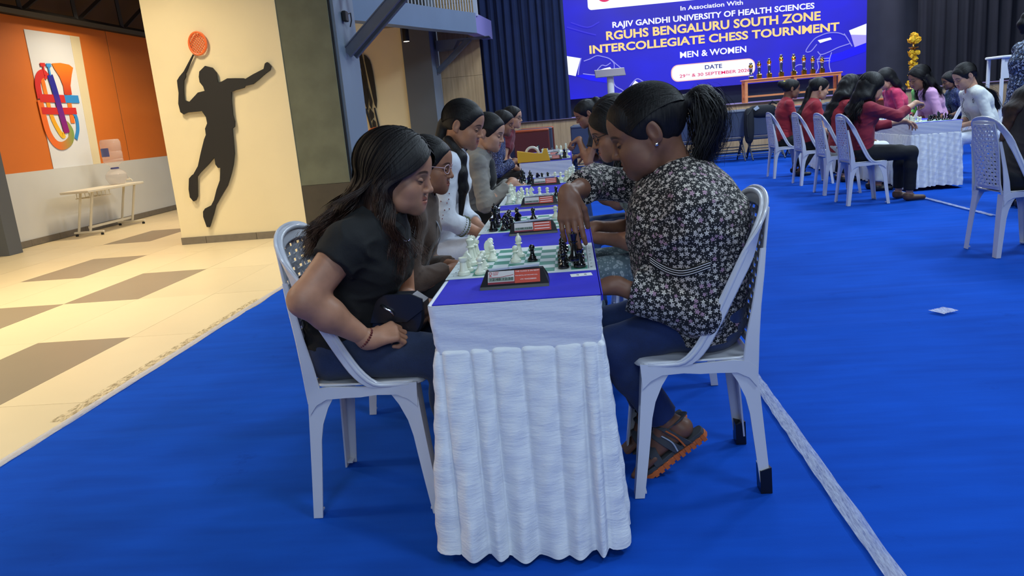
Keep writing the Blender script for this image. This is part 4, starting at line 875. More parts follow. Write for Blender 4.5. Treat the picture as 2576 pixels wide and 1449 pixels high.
# paper slips with ink marks
def slip(x0, x1, y0, y1, lab, rz=0):
    s_ = empty('paper_slip', ((x0 + x1) / 2, (y0 + y1) / 2, .7518), rz, lab, 'paper slip'); w_ = (x1 - x0) / 2; h_ = (y1 - y0) / 2
    MB().box(-w_, w_, -h_, h_, 0, .0006).build('paper', M_white, s_)
    for xx in (-.012, .010): MB().tube([(xx, .006, .001), (xx - .001, -.004, .001), (xx + .004, -.002, .001), (xx + .003, .004, .001), (xx + .004, -.008, .001)], .0007, 4).build('ink_mark', M_ink, s_)
slip(-.026, .036, 2.162, 2.200, 'white paper slip with ink marks beside the nearest board', .10)
slip(.0, .04, 3.055, 3.08, 'white paper slip beside the second board', .1); slip(.0, .04, 4.01, 4.035, 'white paper slip beside the third board', .05)
# tape dispenser
td = empty('tape_dispenser', (-.37, 7.58, .7516), label='yellow tape dispenser with a clear tape roll on the table end', cat='tape dispenser')
M_yel = mat('yellow_plastic', srgb(226, 170, 30), .4)
MB().prism([(-.155, 0), (.16, 0), (.135, .118), (.105, .118), (.09, .075), (.0, .085), (-.155, .115)], -.035, .035, 'y', bev=.004).build('body', M_yel, td, 'auto')
rr_ = []
for k in range(28): a = 2 * PI * k / 28; rr_.append((-.01 + .062 * math.cos(a), 0, .078 + .062 * math.sin(a)))
MB().tube(rr_, .013, 8, closed=True).build('tape_roll', mat('tape_roll_clear', srgb(210, 205, 190), .3), td, True)
# water dispenser and wheeled white table in the corridor
wt = empty('wheeled_table', (-7.2, 11.4, 0), label='white wheeled classroom table with slanted legs by the orange wall', cat='table')
M_wt = mat('white_table_laminate', srgb(214, 206, 186), .45)
MB().box(-.22, .22, -.75, .75, .635, .67, .006).build('tabletop', M_wt, wt)
for y in (-.58, .55):
    MB().box(-.23, .23, y - .02, y + .02, .035, .065, .004).build('foot', M_wt, wt)
    for dx in (-.1, .08): MB().tube([(dx - .06, y, .06), (dx + .09, y, .645)], .018, 6).build('leg', M_wt, wt)
    for sx in (-1, 1): MB().lathe([(.0001, 0), (.02, 0), (.022, .015), (.015, .035), (.0001, .036)], 10, (sx * .2, y, 0.0)).build('caster', M_black, wt)
MB().box(.0, .02, -.58, .55, .10, .135).build('stretcher', M_wt, wt)
bk = MB()
for k in range(6): bk.tube([(.10, -.55 + k * .1, .64), (.10, -.55 + k * .1, .55), (-.1, -.55 + k * .1, .55), (-.1, -.55 + k * .1, .64)], .006, 5)
bk.tube([(.10, -.58, .55), (.10, -.02, .55)], .007, 5); bk.tube([(-.10, -.58, .55), (-.10, -.02, .55)], .007, 5); bk.build('wire_basket', M_wt, wt)
wd_ = empty('water_dispenser', (-7.2, 11.78, .671), label='clear water bottle upturned on a glass dispenser on the wheeled table', cat='water dispenser')
M_clear = mat('clear_bottle_plastic', srgb(225, 214, 205), .08, alpha=.34)
M_water = mat('water', srgb(215, 225, 225), .02, trans=1, ior=1.33)
MB().lathe([(.10, .0), (.125, .03), (.16, .10), (.155, .16), (.10, .22), (.06, .25)], 24).build('dispenser_bowl', M_clear, wd_, 'auto')
MB().lathe([(.05, .235), (.062, .24), (.062, .262), (.05, .266)], 20).build('blue_collar', mat('collar_blue', srgb(50, 60, 140), .4), wd_, 'auto')
MB().lathe([(.05, .266), (.07, .30), (.14, .34), (.15, .38), (.142, .40), (.15, .42), (.15, .50), (.142, .52), (.15, .54), (.15, .66), (.13, .70), (.06, .705)], 28).build('bottle', M_clear, wd_, 'auto')
lbl = []; F = []
for k in range(10):
    a = -PI * .75 + k * .12; lbl += [(.153 * math.cos(a), .153 * math.sin(a), .44), (.153 * math.cos(a), .153 * math.sin(a), .57)]
    if k: F.append((2 * k - 2, 2 * k, 2 * k + 1, 2 * k - 1))
mk('bottle_label', lbl, F, mat('label_blue', srgb(90, 100, 160), .5), wd_)
tp = MB(); tp.tube([(.12, .04, .06), (.19, .07, .06), (.20, .075, .03)], .012, 8); tp.tube([(.17, .062, .06), (.17, .062, .095)], .008, 6); tp.build('tap', M_wt, wd_)

# ================================================================== CUSHIONED CHAIRS BEFORE THE STAGE
M_ch_g = mat('grey_vinyl', srgb(74, 82, 102), .6, var=.05, vscale=4); M_ch_o = mat('orange_vinyl', srgb(176, 78, 34), .55, var=.05, vscale=4); M_ch_o2 = mat('dark_orange_back', srgb(112, 48, 36), .6); M_fr = mat('chair_frame_grey', srgb(64, 70, 86), .4, .3)
def fchair_proto(mc, mb_):
    r = empty('folding_chair')
    # faces +y (stage); backrest towards the camera
    def pad(name, x0, x1, y0, y1, z0, z1, m, tilt=0):
        o = MB().box(x0, x1, y0, y1, z0, z1, .018).build(name, m, r, 'auto'); o.rotation_euler = (tilt, 0, 0); return o
    o = MB().box(-.31, .31, -.045, .0, -.01, .44, .016).build('backrest', mb_, r, 'auto'); o.location = (0, -.17, .47); o.rotation_euler = (.14, 0, 0)
    o = MB().box(-.31, .31, -.05, .02, .425, .47, .014).build('top_roll', mc, r, 'auto'); o.location = (0, -.17, .47); o.rotation_euler = (.14, 0, 0)
    MB().box(-.29, .29, -.17, .28, .38, .44, .016).build('seat', mc, r, 'auto')
    for sx in (-1, 1):
        MB().tube([(sx * .29, -.30, .012), (sx * .29, .20, .42)], .014, 6).build('leg', M_fr, r); MB().tube([(sx * .27, .26, .012), (sx * .27, -.17, .45)], .014, 6).build('leg', M_fr, r)
    MB().tube([(-.29, -.17, .12), (.29, -.17, .12)], .011, 6).build('crossbar', M_fr, r); MB().tube([(-.27, .14, .14), (.27, .14, .14)], .011, 6).build('crossbar', M_fr, r)
    MB().tube([(-.29, -.06, .21), (.29, -.06, .21)], .011, 6).build('crossbar', M_fr, r)
    return r
fg = fchair_proto(M_ch_g, M_ch_g); fo = fchair_proto(M_ch_o, M_ch_o2); ug = {}
def fchair(kind, x, y, lab, rz=0):
    p_ = fg if kind == 'g' else fo
    o = copy_tree(p_) if ug.get(kind) else p_; ug[kind] = 1
    o.location = (x, y, .006); o.rotation_euler = (0, 0, rz); tag(o, lab, 'chair', 'grey cushioned folding chairs before the stage' if kind == 'g' else 'orange cushioned folding chairs before the stage')
for k, (x, l) in enumerate(((1.55, 'leftmost grey folding chair right of the floral-shirted woman'), (2.22, 'grey folding chair second from left before the stage'), (2.90, 'grey folding chair just left of the black backpack'), (3.62, 'grey folding chair with the black backpack hung on it'), (4.35, 'grey folding chair behind the red-shirt row'))):
    fchair('g', x, 14.95, l, .02)
for k, (x, l) in enumerate(((1.7, 'grey folding chair of the back row, leftmost'), (3.1, 'grey folding chair of the back row beside the orange ones'), (5.2, 'grey folding chair of the back row, rightmost'))): fchair('g', x, 15.75, l, -.02)
for k, (x, l) in enumerate(((2.35, 'orange folding chair in the back row left of the backpack'), (3.8, 'orange folding chair in the back row behind the backpack'), (4.5, 'orange folding chair in the back row behind the red-shirt row'))): fchair('o', x, 15.78, l, .02)
fchair('g', -1.22, 14.0, 'grey folding chair by the blue curtain, behind the maroon-shirted girl', .1); fchair('o', -.66, 13.75, 'front orange folding chair below the blue curtain', -.04); fchair('o', -.60, 15.0, 'second orange folding chair below the blue curtain', -.04)
fchair('g', -.62, 14.38, 'grey folding chair sandwiched between two orange ones', -.03); fchair('g', .32, 13.6, 'grey folding chair right of the orange ones below the screen', .0); fchair('g', .36, 14.5, 'grey folding chair behind another, left below the screen', .0)
fchair('o', 5.5, 14.9, 'orange folding chair behind the coral-topped woman', 0); fchair('g', 6.3, 14.5, 'grey folding chair behind the white-kurta woman', 0)
# backpack hung on the chair
bp = empty('backpack', (3.28, 14.62, .55), label='black backpack slung over the grey folding chairs', cat='backpack')
M_bag = mat('black_nylon', srgb(16, 18, 26), .75, bump=.3, bscale=60)
def blob(name, c_, r_, m, parent, n_=14):
    V = []; F = []
    for i in range(n_ + 1):
        a = -PI / 2 + PI * i / n_
        for k in range(18):
            b = 2 * PI * k / 18; ca = abs(math.cos(a)) ** .6
            V.append((c_[0] + r_[0] * ca * np.sign(math.cos(b)) * abs(math.cos(b)) ** .7, c_[1] + r_[1] * ca * np.sign(math.sin(b)) * abs(math.sin(b)) ** .7, c_[2] + r_[2] * np.sign(math.sin(a)) * abs(math.sin(a)) ** .8))
    for i in range(n_):
        for k in range(18): F.append((i * 18 + k, i * 18 + (k + 1) % 18, i * 18 + 18 + (k + 1) % 18, i * 18 + 18 + k))
    return mk(name, V, F, m, parent, True)
blob('main_compartment', (.25, .12, .34), (.26, .10, .12), M_bag, bp); blob('hanging_panel', (-.02, -.02, .10), (.09, .06, .32), M_bag, bp)
MB().tube([(.05, -.03, .42), (-.06, -.08, .3), (-.07, -.09, .1), (-.05, -.08, -.1)], .018, 6).build('strap', M_bag, bp); MB().tube([(.36, .1, .44), (.42, .06, .5), (.5, .06, .46)], .02, 6).build('handle', M_bag, bp)
MB().prism([(.06, .40), (.13, .45), (.17, .40), (.10, .36)], -.03, -.024, 'y').build('grey_patch', M_lever, bp)
# white folding chair or desk at far right
wc = empty('white_desk', (6.9, 12.9, 0), label='pale desk standing at the far right in front of the black curtain', cat='desk')
MB().box(-.3, .35, -.25, .25, 1.42, 1.46, .01).build('top', M_white, wc); MB().box(-.28, .33, -.2, -.18, 1.12, 1.42).build('front_panel', M_white, wc)
for sx in (-.26, .31):
    for sy in (-.2, .2): MB().box(sx - .02, sx + .02, sy - .02, sy + .02, 0.005, 1.42).build('leg', M_white, wc)
# ================================================================== PEOPLE: signed-distance bodies meshed with surface nets
A3 = lambda *v: np.array(v, float)
class RC:   # round cone, optionally stretched along y by ys
    def __init__(s, a, b, ra, rb, ys=1.0, k=.02, clips=()):
        s.a = A3(*a); s.b = A3(*b); s.ra = ra; s.rb = rb; s.ys = ys; s.k = k; s.clips = clips
        r = max(ra, rb); R = np.array([r, r * ys, r]); s.lo = np.minimum(s.a, s.b) - R; s.hi = np.maximum(s.a, s.b) + R
    def d(s, x, y, z):
        q = s.ys; x = x - s.a[0]; y = (y - s.a[1]) / q; z = z - s.a[2]; b = (s.b - s.a).copy(); b[1] /= q; bb = max(b @ b, 1e-9)
        t = np.clip((x * b[0] + y * b[1] + z * b[2]) / bb, 0, 1)
        return np.sqrt((x - t * b[0]) ** 2 + (y - t * b[1]) ** 2 + (z - t * b[2]) ** 2) - (s.ra + (s.rb - s.ra) * t)
class EL:   # ellipsoid with optional rotation
    def __init__(s, c, r, R=None, k=.02, clips=()):
        s.c = A3(*c); s.r = A3(*r); s.R = R; s.k = k; s.clips = clips
        if R is None: e = s.r
        else: e = np.sqrt(((R * s.r[None, :]) ** 2).sum(1))
        s.lo = s.c - e; s.hi = s.c + e
    def d(s, x, y, z):
        x = x - s.c[0]; y = y - s.c[1]; z = z - s.c[2]
        if s.R is not None:
            R = s.R; x, y, z = R[0, 0] * x + R[1, 0] * y + R[2, 0] * z, R[0, 1] * x + R[1, 1] * y + R[2, 1] * z, R[0, 2] * x + R[1, 2] * y + R[2, 2] * z
        k0 = np.sqrt((x / s.r[0]) ** 2 + (y / s.r[1]) ** 2 + (z / s.r[2]) ** 2); k1 = np.sqrt((x / s.r[0] ** 2) ** 2 + (y / s.r[1] ** 2) ** 2 + (z / s.r[2] ** 2) ** 2)
        return k0 * (k0 - 1) / np.maximum(k1, 1e-6)
def surf(prims, h, subs=(), disp=None, keep=()):
    lo = np.min([p.lo for p in prims], 0) - 3 * h - .02; hi = np.max([p.hi for p in prims], 0) + 3 * h + .02
    n = np.ceil((hi - lo) / h).astype(int) + 1
    ax = [(lo[i] + h * np.arange(n[i])).astype(np.float32) for i in range(3)]
    D = np.full(n, 1.0, np.float32)
    def block(p, m):
        i0 = np.maximum(0, np.floor((p.lo - m - lo) / h).astype(int)); i1 = np.minimum(n, np.ceil((p.hi + m - lo) / h).astype(int) + 1)
        sl = tuple(slice(a, b) for a, b in zip(i0, i1))
        return sl, ax[0][sl[0]][:, None, None], ax[1][sl[1]][None, :, None], ax[2][sl[2]][None, None, :]
    for p in prims:
        sl, x, y, z = block(p, p.k + 2 * h + .012)
        d = p.d(x, y, z).astype(np.float32)
        for nn, c in p.clips: d = np.maximum(d, nn[0] * x + nn[1] * y + nn[2] * z - c)
        a = D[sl]; k = max(p.k, 1e-4); q = np.maximum(k - np.abs(a - d), 0) / k; D[sl] = np.minimum(a, d) - q * q * k * .25
    for p in subs:
        sl, x, y, z = block(p, p.k + 2 * h)
        d = -p.d(x, y, z).astype(np.float32); a = D[sl]; k = max(p.k, 1e-4); q = np.maximum(k - np.abs(a - d), 0) / k; D[sl] = np.maximum(a, d) + q * q * k * .25
    X, Y, Z = ax[0][:, None, None], ax[1][None, :, None], ax[2][None, None, :]
    if disp is not None: D = D + disp(X, Y, Z).astype(np.float32)
    for nn, c in keep: D = np.maximum(D, (nn[0] * X + nn[1] * Y + nn[2] * Z - c).astype(np.float32))
    S = D < 0
    cs = np.zeros(n - 1, np.int8)
    for i in (0, 1):
        for j in (0, 1):
            for k in (0, 1): cs += S[i:n[0] - 1 + i, j:n[1] - 1 + j, k:n[2] - 1 + k]
    act = (cs > 0) & (cs < 8); idx = np.argwhere(act); N = len(idx)
    vid = np.full(n - 1, -1, np.int32); vid[act] = np.arange(N)
    P = np.zeros((N, 3)); W = np.zeros(N)
    I = idx.T
    for a in range(3):
        o1, o2 = [q for q in range(3) if q != a]
        for u in (0, 1):
            for v in (0, 1):
                off = [0, 0, 0]; off[o1] = u; off[o2] = v; i0 = tuple(I[q] + off[q] for q in range(3)); off[a] = 1; i1 = tuple(I[q] + off[q] for q in range(3))
                d0 = D[i0]; d1 = D[i1]; m = (d0 < 0) != (d1 < 0); t = np.where(m, d0 / np.where(m, d0 - d1, 1), 0)
                pt = np.zeros((N, 3)); pt[:, o1] = u; pt[:, o2] = v; pt[:, a] = t; P += pt * m[:, None]; W += m
    V = lo + h * (idx + P / W[:, None])
    Fs = []
    for a in range(3):
        o1, o2 = (a + 1) % 3, (a + 2) % 3
        s0 = [slice(1, n[q] - 1) for q in range(3)]; s0[a] = slice(0, n[a] - 1); s1 = list(s0); s1[a] = slice(1, n[a])
        A = S[tuple(s0)]; B = S[tuple(s1)]; e = np.argwhere(A != B)
        if not len(e): continue
        base = e.copy(); base[:, o1] += 1; base[:, o2] += 1
        def cell(d1, d2):
            q = base.copy(); q[:, o1] -= d1; q[:, o2] -= d2; return vid[q[:, 0], q[:, 1], q[:, 2]]
        f = np.stack([cell(1, 1), cell(0, 1), cell(0, 0), cell(1, 0)], 1)
        ins = A[e[:, 0], e[:, 1], e[:, 2]]; f[~ins] = f[~ins][:, ::-1]; Fs.append(f)
    F = np.concatenate(Fs); F = F[(F >= 0).all(1)]
    return V, F
def chain(pts, rad, ys=1.0, k=.02, clips=()):
    return [RC(pts[i], pts[i + 1], rad[i], rad[i + 1], ys, k, clips) for i in range(len(pts) - 1)]
def rotm(pitch=0, yaw=0, roll=0):
    c, s = math.cos(pitch), math.sin(pitch); Ry = np.array([[c, 0, s], [0, 1, 0], [-s, 0, c]])
    c, s = math.cos(yaw), math.sin(yaw); Rz = np.array([[c, -s, 0], [s, c, 0], [0, 0, 1]])
    c, s = math.cos(roll), math.sin(roll); Rx = np.array([[1, 0, 0], [0, c, -s], [0, s, c]])
    return Rz @ Ry @ Rx
# ---- head in its own frame: face +x, origin between the ears
_hc = {}
PONY = [(-.105, 0, .075), (-.150, 0, .085), (-.172, 0, .025), (-.165, 0, -.035), (-.150, 0, -.085)]
def head_mesh(h, chub=0.0):
    key = (h, chub)
    if key in _hc: return _hc[key]
    c = chub
    P = [EL((-.012, 0, .038), (.100, .077, .088), k=.01), EL((.030, 0, -.020), (.060 + c * .5, .058 + c, .086), k=.03), EL((.052, 0, .050), (.044, .055, .048), k=.03)]
    P += [RC((-.005, s * (.052 + c), -.035), (.030, s * (.044 + c), -.078), .017, .014, k=.03) for s in (-1, 1)] + [RC((.030, s * (.040 + c), -.072), (.068, s * .012, -.088), .014, .014, k=.03) for s in (-1, 1)]
    P += [EL((.071, 0, -.087), (.017, .019, .015), k=.02), RC((.070, -.012, -.064), (.070, .012, -.064), .019, .019, k=.025)] + [EL((.052, s * .034, -.052), (.028 + c, .022 + c, .028), k=.03) for s in (-1, 1)]
    P += [EL((.058, s * .040, -.024), (.026 + c, .022, .024), k=.025) for s in (-1, 1)]
    P += [RC((.083, s * .014, .026), (.068, s * .046, .024), .011, .010, k=.014) for s in (-1, 1)]
    P += [RC((.087, 0, .016), (.105, 0, -.022), .0070, .0085, k=.012), EL((.1065, 0, -.0275), (.0095, .0095, .0080), k=.008)] + [EL((.097, s * .0110, -.031), (.0100, .0062, .0066), k=.006) for s in (-1, 1)]
    P += [RC((.0915, 0, -.0545), (.0830, s * .018, -.0575), .0060, .0038, k=.007) for s in (-1, 1)] + [RC((.0905, 0, -.0645), (.0825, s * .017, -.0605), .0066, .0040, k=.007) for s in (-1, 1)]
    P += [EL((.079, s * .031, .003), (.0135, .0165, .0125), k=.004) for s in (-1, 1)]
    P += [RC((.0895, s * .018, .0115), (.078, s * .047, .0105), .0035, .0032, k=.006) for s in (-1, 1)]
    # ears
    for s in (-1, 1):
        R = rotm(.18, s * -.35)
        P += [EL((-.010, s * .0815, .004), (.019, .0080, .033), R, k=.006), EL((-.006, s * .076, -.024), (.009, .006, .010), k=.006)]
    P += [RC((-.022, 0, -.03), (-.035, 0, -.125), .054, .052, k=.03)]
    sub = [EL((.098, s * .034, .004), (.012, .016, .011), k=.012) for s in (-1, 1)] + [RC((.099, -.001, -.0590), (.0895, s * .0205, -.0592), .0018, .0013, k=.0035) for s in (-1, 1)]
    sub += [EL((-.006, s * .0905, .007), (.0105, .007, .020), rotm(.18, s * -.35), k=.005) for s in (-1, 1)] + [EL((.102, s * .006, -.0375), (.004, .003, .003), k=.003) for s in (-1, 1)]
    # re-add the lids after carving
    V, F = surf(P, h, sub)
    # small smoothing pass
    _hc[key] = (V, F); return V, F
def lids(h):
    if ('lid', h) in _hc: return _hc[('lid', h)]
    _hc[('lid', h)] = surf([EL((.0805, s * .0325, .0015), (.0125, .0150, .0115), k=.004) for s in (-1, 1)], h); return _hc[('lid', h)]
# ---- hands: fingers as separate bent chains
def hand(w, fwd, nrm, side, curl, s=1.0, spread=.10, thumb=(.5, .3), bends=(.45, .8, .5), tl=.70):
    """w wrist, fwd towards fingers, nrm out of the back of the hand, side: +1 thumb lies towards nrm x fwd"""
    f = A3(*fwd); f /= np.linalg.norm(f); n_ = A3(*nrm); n_ -= n_.dot(f) * f; n_ /= np.linalg.norm(n_); l = np.cross(n_, f) * side; w = A3(*w); P = []
    def pt(a, b, c=0): return w + s * (f * a + l * b + n_ * c)
    P += [RC(pt(-.01, 0), pt(.02, 0), .022 * s, .024 * s, k=.02)]
    L = [.036, .040, .037, .030]; base = [.028, .010, -.009, -.027]
    for i in range(4):
        P.append(RC(pt(.012, base[i] * .5), pt(.078 - .004 * abs(i - 1), base[i]), .014 * s, .0108 * s, k=.014))
        p = pt(.078 - .004 * abs(i - 1), base[i]); ang = 0; sp_ = (1.2 - i) * spread
        for j, ln in enumerate((L[i], L[i] * .68, L[i] * .52)):
            ang += curl[i] * bends[j] * PI / 1.6
            d = (f * math.cos(sp_) + l * math.sin(sp_)) * math.cos(ang) - n_ * math.sin(ang)
            q = p + d * ln * s; r0 = (.0092, .0082, .0076)[j] * (1 if i < 3 else .88) * s; r1 = (.0082, .0076, .0062)[j] * (1 if i < 3 else .88) * s
            P.append(RC(p, q, r0, r1, k=.003)); p = q
    d1 = f * .62 + l * tl - n_ * thumb[0]; d1 /= np.linalg.norm(d1); a = pt(.015, .020, -.002); b = a + d1 * .040 * s
    d2 = f * .85 + l * (tl * .5 - thumb[1] * .6) - n_ * (thumb[0] + thumb[1]); d2 /= np.linalg.norm(d2); c = b + d2 * .030 * s; d3 = d2 - l * .25 * thumb[1]; d3 /= np.linalg.norm(d3); e = c + d3 * .024 * s
    P += [RC(a, b, .015 * s, .0112 * s, k=.012), RC(b, c, .0108 * s, .0095 * s, k=.004), RC(c, e, .0095 * s, .0075 * s, k=.003)]
    return P
def ik(a, b, l1, l2, pole):
    a = A3(*a); b = A3(*b); d = b - a; L = np.linalg.norm(d); u = d / L; L = min(L, (l1 + l2) * .999); x = (l1 * l1 - l2 * l2 + L * L) / (2 * L); hgt = math.sqrt(max(l1 * l1 - x * x, 0))
    p = A3(*pole); p -= p.dot(u) * u; p /= np.linalg.norm(p); return a + u * x + p * hgt, a + u * L
# ---- materials for people
def skin_mat(name, col):
    m = mat(name, col, .48); n = NT(m)
    at = n.node('ShaderNodeAttribute'); at.attribute_name = 'hl'; s = n.node('ShaderNodeSeparateXYZ'); n.l.new(at.outputs['Vector'], s.inputs[0]); x, y, z = s.outputs
    M = n.math; ay = M('ABSOLUTE', y)
    front = M('GREATER_THAN', x, .045)
    def band(v, c, hw_, soft): return M('SUBTRACT', 1.0, M('SMOOTHSTEP', hw_ * .6, hw_ * 1.4, M('ABSOLUTE', M('SUBTRACT', v, c)))) if False else None
    def near(v, c, hw_):   # soft box
        d = M('ABSOLUTE', M('SUBTRACT', v, c)); q = n.node('ShaderNodeMapRange'); q.interpolation_type = 'SMOOTHSTEP'; n.l.new(d, q.inputs[0]); q.inputs[1].default_value = hw_ * .55; q.inputs[2].default_value = hw_ * 1.3; q.inputs[3].default_value = 1; q.inputs[4].default_value = 0; return q.outputs[0]
    # brow: z centre arches with |y|
    arch = M('SUBTRACT', .0285, M('MULTIPLY', M('POWER', M('SUBTRACT', ay, .030), 2.0), 14.0))
    dz = M('SUBTRACT', z, arch); brow = M('MULTIPLY', M('MULTIPLY', near(dz, 0, .0042), near(ay, .032, .021)), front)
    # eye slit / lashes
    ez = M('ADD', -.0015, M('MULTIPLY', M('POWER', M('SUBTRACT', ay, .032), 2.0), 14.0))
    lash = M('MULTIPLY', M('MULTIPLY', near(M('SUBTRACT', z, ez), 0, .0026), near(ay, .032, .0175)), front)
    lid = M('MULTIPLY', M('MULTIPLY', near(z, .006, .014), near(ay, .032, .022)), front)
    lip = M('MULTIPLY', M('MULTIPLY', near(z, -.0595, .0125), near(ay, 0, .024)), M('GREATER_THAN', x, .082))
    lipl = M('MULTIPLY', M('MULTIPLY', near(z, -.0595, .0016), near(ay, 0, .023)), M('GREATER_THAN', x, .080))
    no = n.noise(n.coord(), 30, 3); base = n.ramp(no, [(.3, tuple(c * .90 for c in col[:3])), (.7, tuple(min(1, c * 1.08) for c in col[:3]))])
    dark = tuple(c * .06 for c in col[:3]) + (1,)
    c1 = n.mix(M('MULTIPLY', lid, .45), base, tuple(c * .45 for c in col[:3]) + (1,))
    c1 = n.mix(M('MULTIPLY', lip, .75), c1, (col[0] * .85, col[1] * .48, col[2] * .55, 1))
    c1 = n.mix(M('MULTIPLY', lipl, .7), c1, (col[0] * .3, col[1] * .18, col[2] * .2, 1))
    c1 = n.mix(M('MULTIPLY', brow, .85), c1, dark); c1 = n.mix(lash, c1, dark)
    n.l.new(c1, n.b.inputs['Base Color']); n.b.inputs['Subsurface Weight'].default_value = .06; n.b.inputs['Subsurface Scale'].default_value = .01; n.b.inputs['Specular IOR Level'].default_value = .35
    return m
SK1 = skin_mat('skin_light_brown', srgb(170, 122, 96)); SK2 = skin_mat('skin_brown', srgb(150, 104, 80)); SK3 = skin_mat('skin_deep_brown', srgb(122, 84, 66)); SK4 = skin_mat('skin_tan', srgb(192, 146, 120))
def hair_mat(name, col, col2):
    m = mat(name, col, .55); n = NT(m)
    f = n.noise(n.mapping(n.coord(), (1, 1, 1)), 26, 5, rough=.7); n.l.new(n.ramp(f, [(.35, col), (.75, col2)]), n.b.inputs['Base Color'])
    n.bump(n.noise(n.mapping(n.coord(), (30, 30, 3)), 6, 4), .5, .004); n.b.inputs['Specular IOR Level'].default_value = .3; return m
HB = hair_mat('black_hair', srgb(11, 10, 12), srgb(27, 23, 25)); HBR = hair_mat('dark_brown_hair', srgb(22, 17, 17), srgb(58, 38, 32)); n = NT(HBR); s = n.node('ShaderNodeSeparateXYZ'); n.l.new(n.coord(), s.inputs[0])
q = n.node('ShaderNodeMapRange'); n.l.new(s.outputs[2], q.inputs[0]); q.inputs[1].default_value = 1.08; q.inputs[2].default_value = .88
n.l.new(n.mix(q.outputs[0], srgb(22, 18, 19), n.ramp(n.noise(n.coord(), 24, 5), [(.3, srgb(34, 24, 22)), (.7, srgb(84, 54, 40))])), n.b.inputs['Base Color'])
def garment(name, col, rough=.85, var=.12, wr=.35, scale=10, sheen=.1):
    m = mat(name, col, rough, sheen=sheen); n = NT(m); c = n.coord(); a = n.noise(c, scale, 5, rough=.6); b = n.noise(c, 220, 2)
    n.l.new(n.ramp(a, [(.3, tuple(v * (1 - var) for v in col[:3])), (.7, tuple(min(1, v * (1 + var)) for v in col[:3]))]), n.b.inputs['Base Color'])
    n.bump(n.math('ADD', a, n.math('MULTIPLY', b, .12)), wr, .012); return m
G_black = garment('black_jersey', srgb(9, 9, 11), sheen=0); G_brown = garment('brown_cotton', srgb(72, 54, 44)); G_white = garment('white_cotton', srgb(206, 210, 220), wr=.5); G_varsity = garment('varsity_grey', srgb(128, 124, 118)); G_vdark = garment('varsity_black', srgb(22, 24, 30))
G_red = garment('maroon_red_cotton', srgb(138, 30, 50)); G_red2 = garment('bright_maroon_cotton', srgb(148, 28, 44)); G_pink = garment('pink_cotton', srgb(206, 156, 196)); G_cream = garment('cream_kurta_cotton', srgb(206, 208, 204)); G_coral = garment('coral_cotton', srgb(204, 56, 96))
G_maroon = garment('maroon_knit', srgb(104, 24, 40)); G_sky = garment('pale_blue_cotton', srgb(140, 176, 204)); G_green = garment('lime_cotton', srgb(120, 200, 90)); G_navyp = garment('black_trouser_cloth', srgb(12, 14, 20), sheen=0); G_dkbrown = garment('dark_brown_knit', srgb(36, 28, 30))
def denim(name, col):
    m = garment(name, col, .85, .22, .35, 7); n = NT(m); c = n.coord()
    a = n.noise(c, 7, 5, rough=.6); t = n.noise(n.mapping(c, (1, 1, 1)), 420, 2); v = n.math('ADD', n.math('MULTIPLY', a, .7), n.math('MULTIPLY', t, .3))
    n.l.new(n.ramp(v, [(.32, tuple(q * .62 for q in col[:3])), (.7, tuple(q * 1.5 for q in col[:3]))]), n.b.inputs['Base Color']); return m
G_jean = denim('blue_denim', srgb(30, 44, 74)); G_jeand = denim('dark_blue_denim', srgb(16, 38, 84)); G_jeanl = denim('faded_denim', srgb(52, 76, 116))
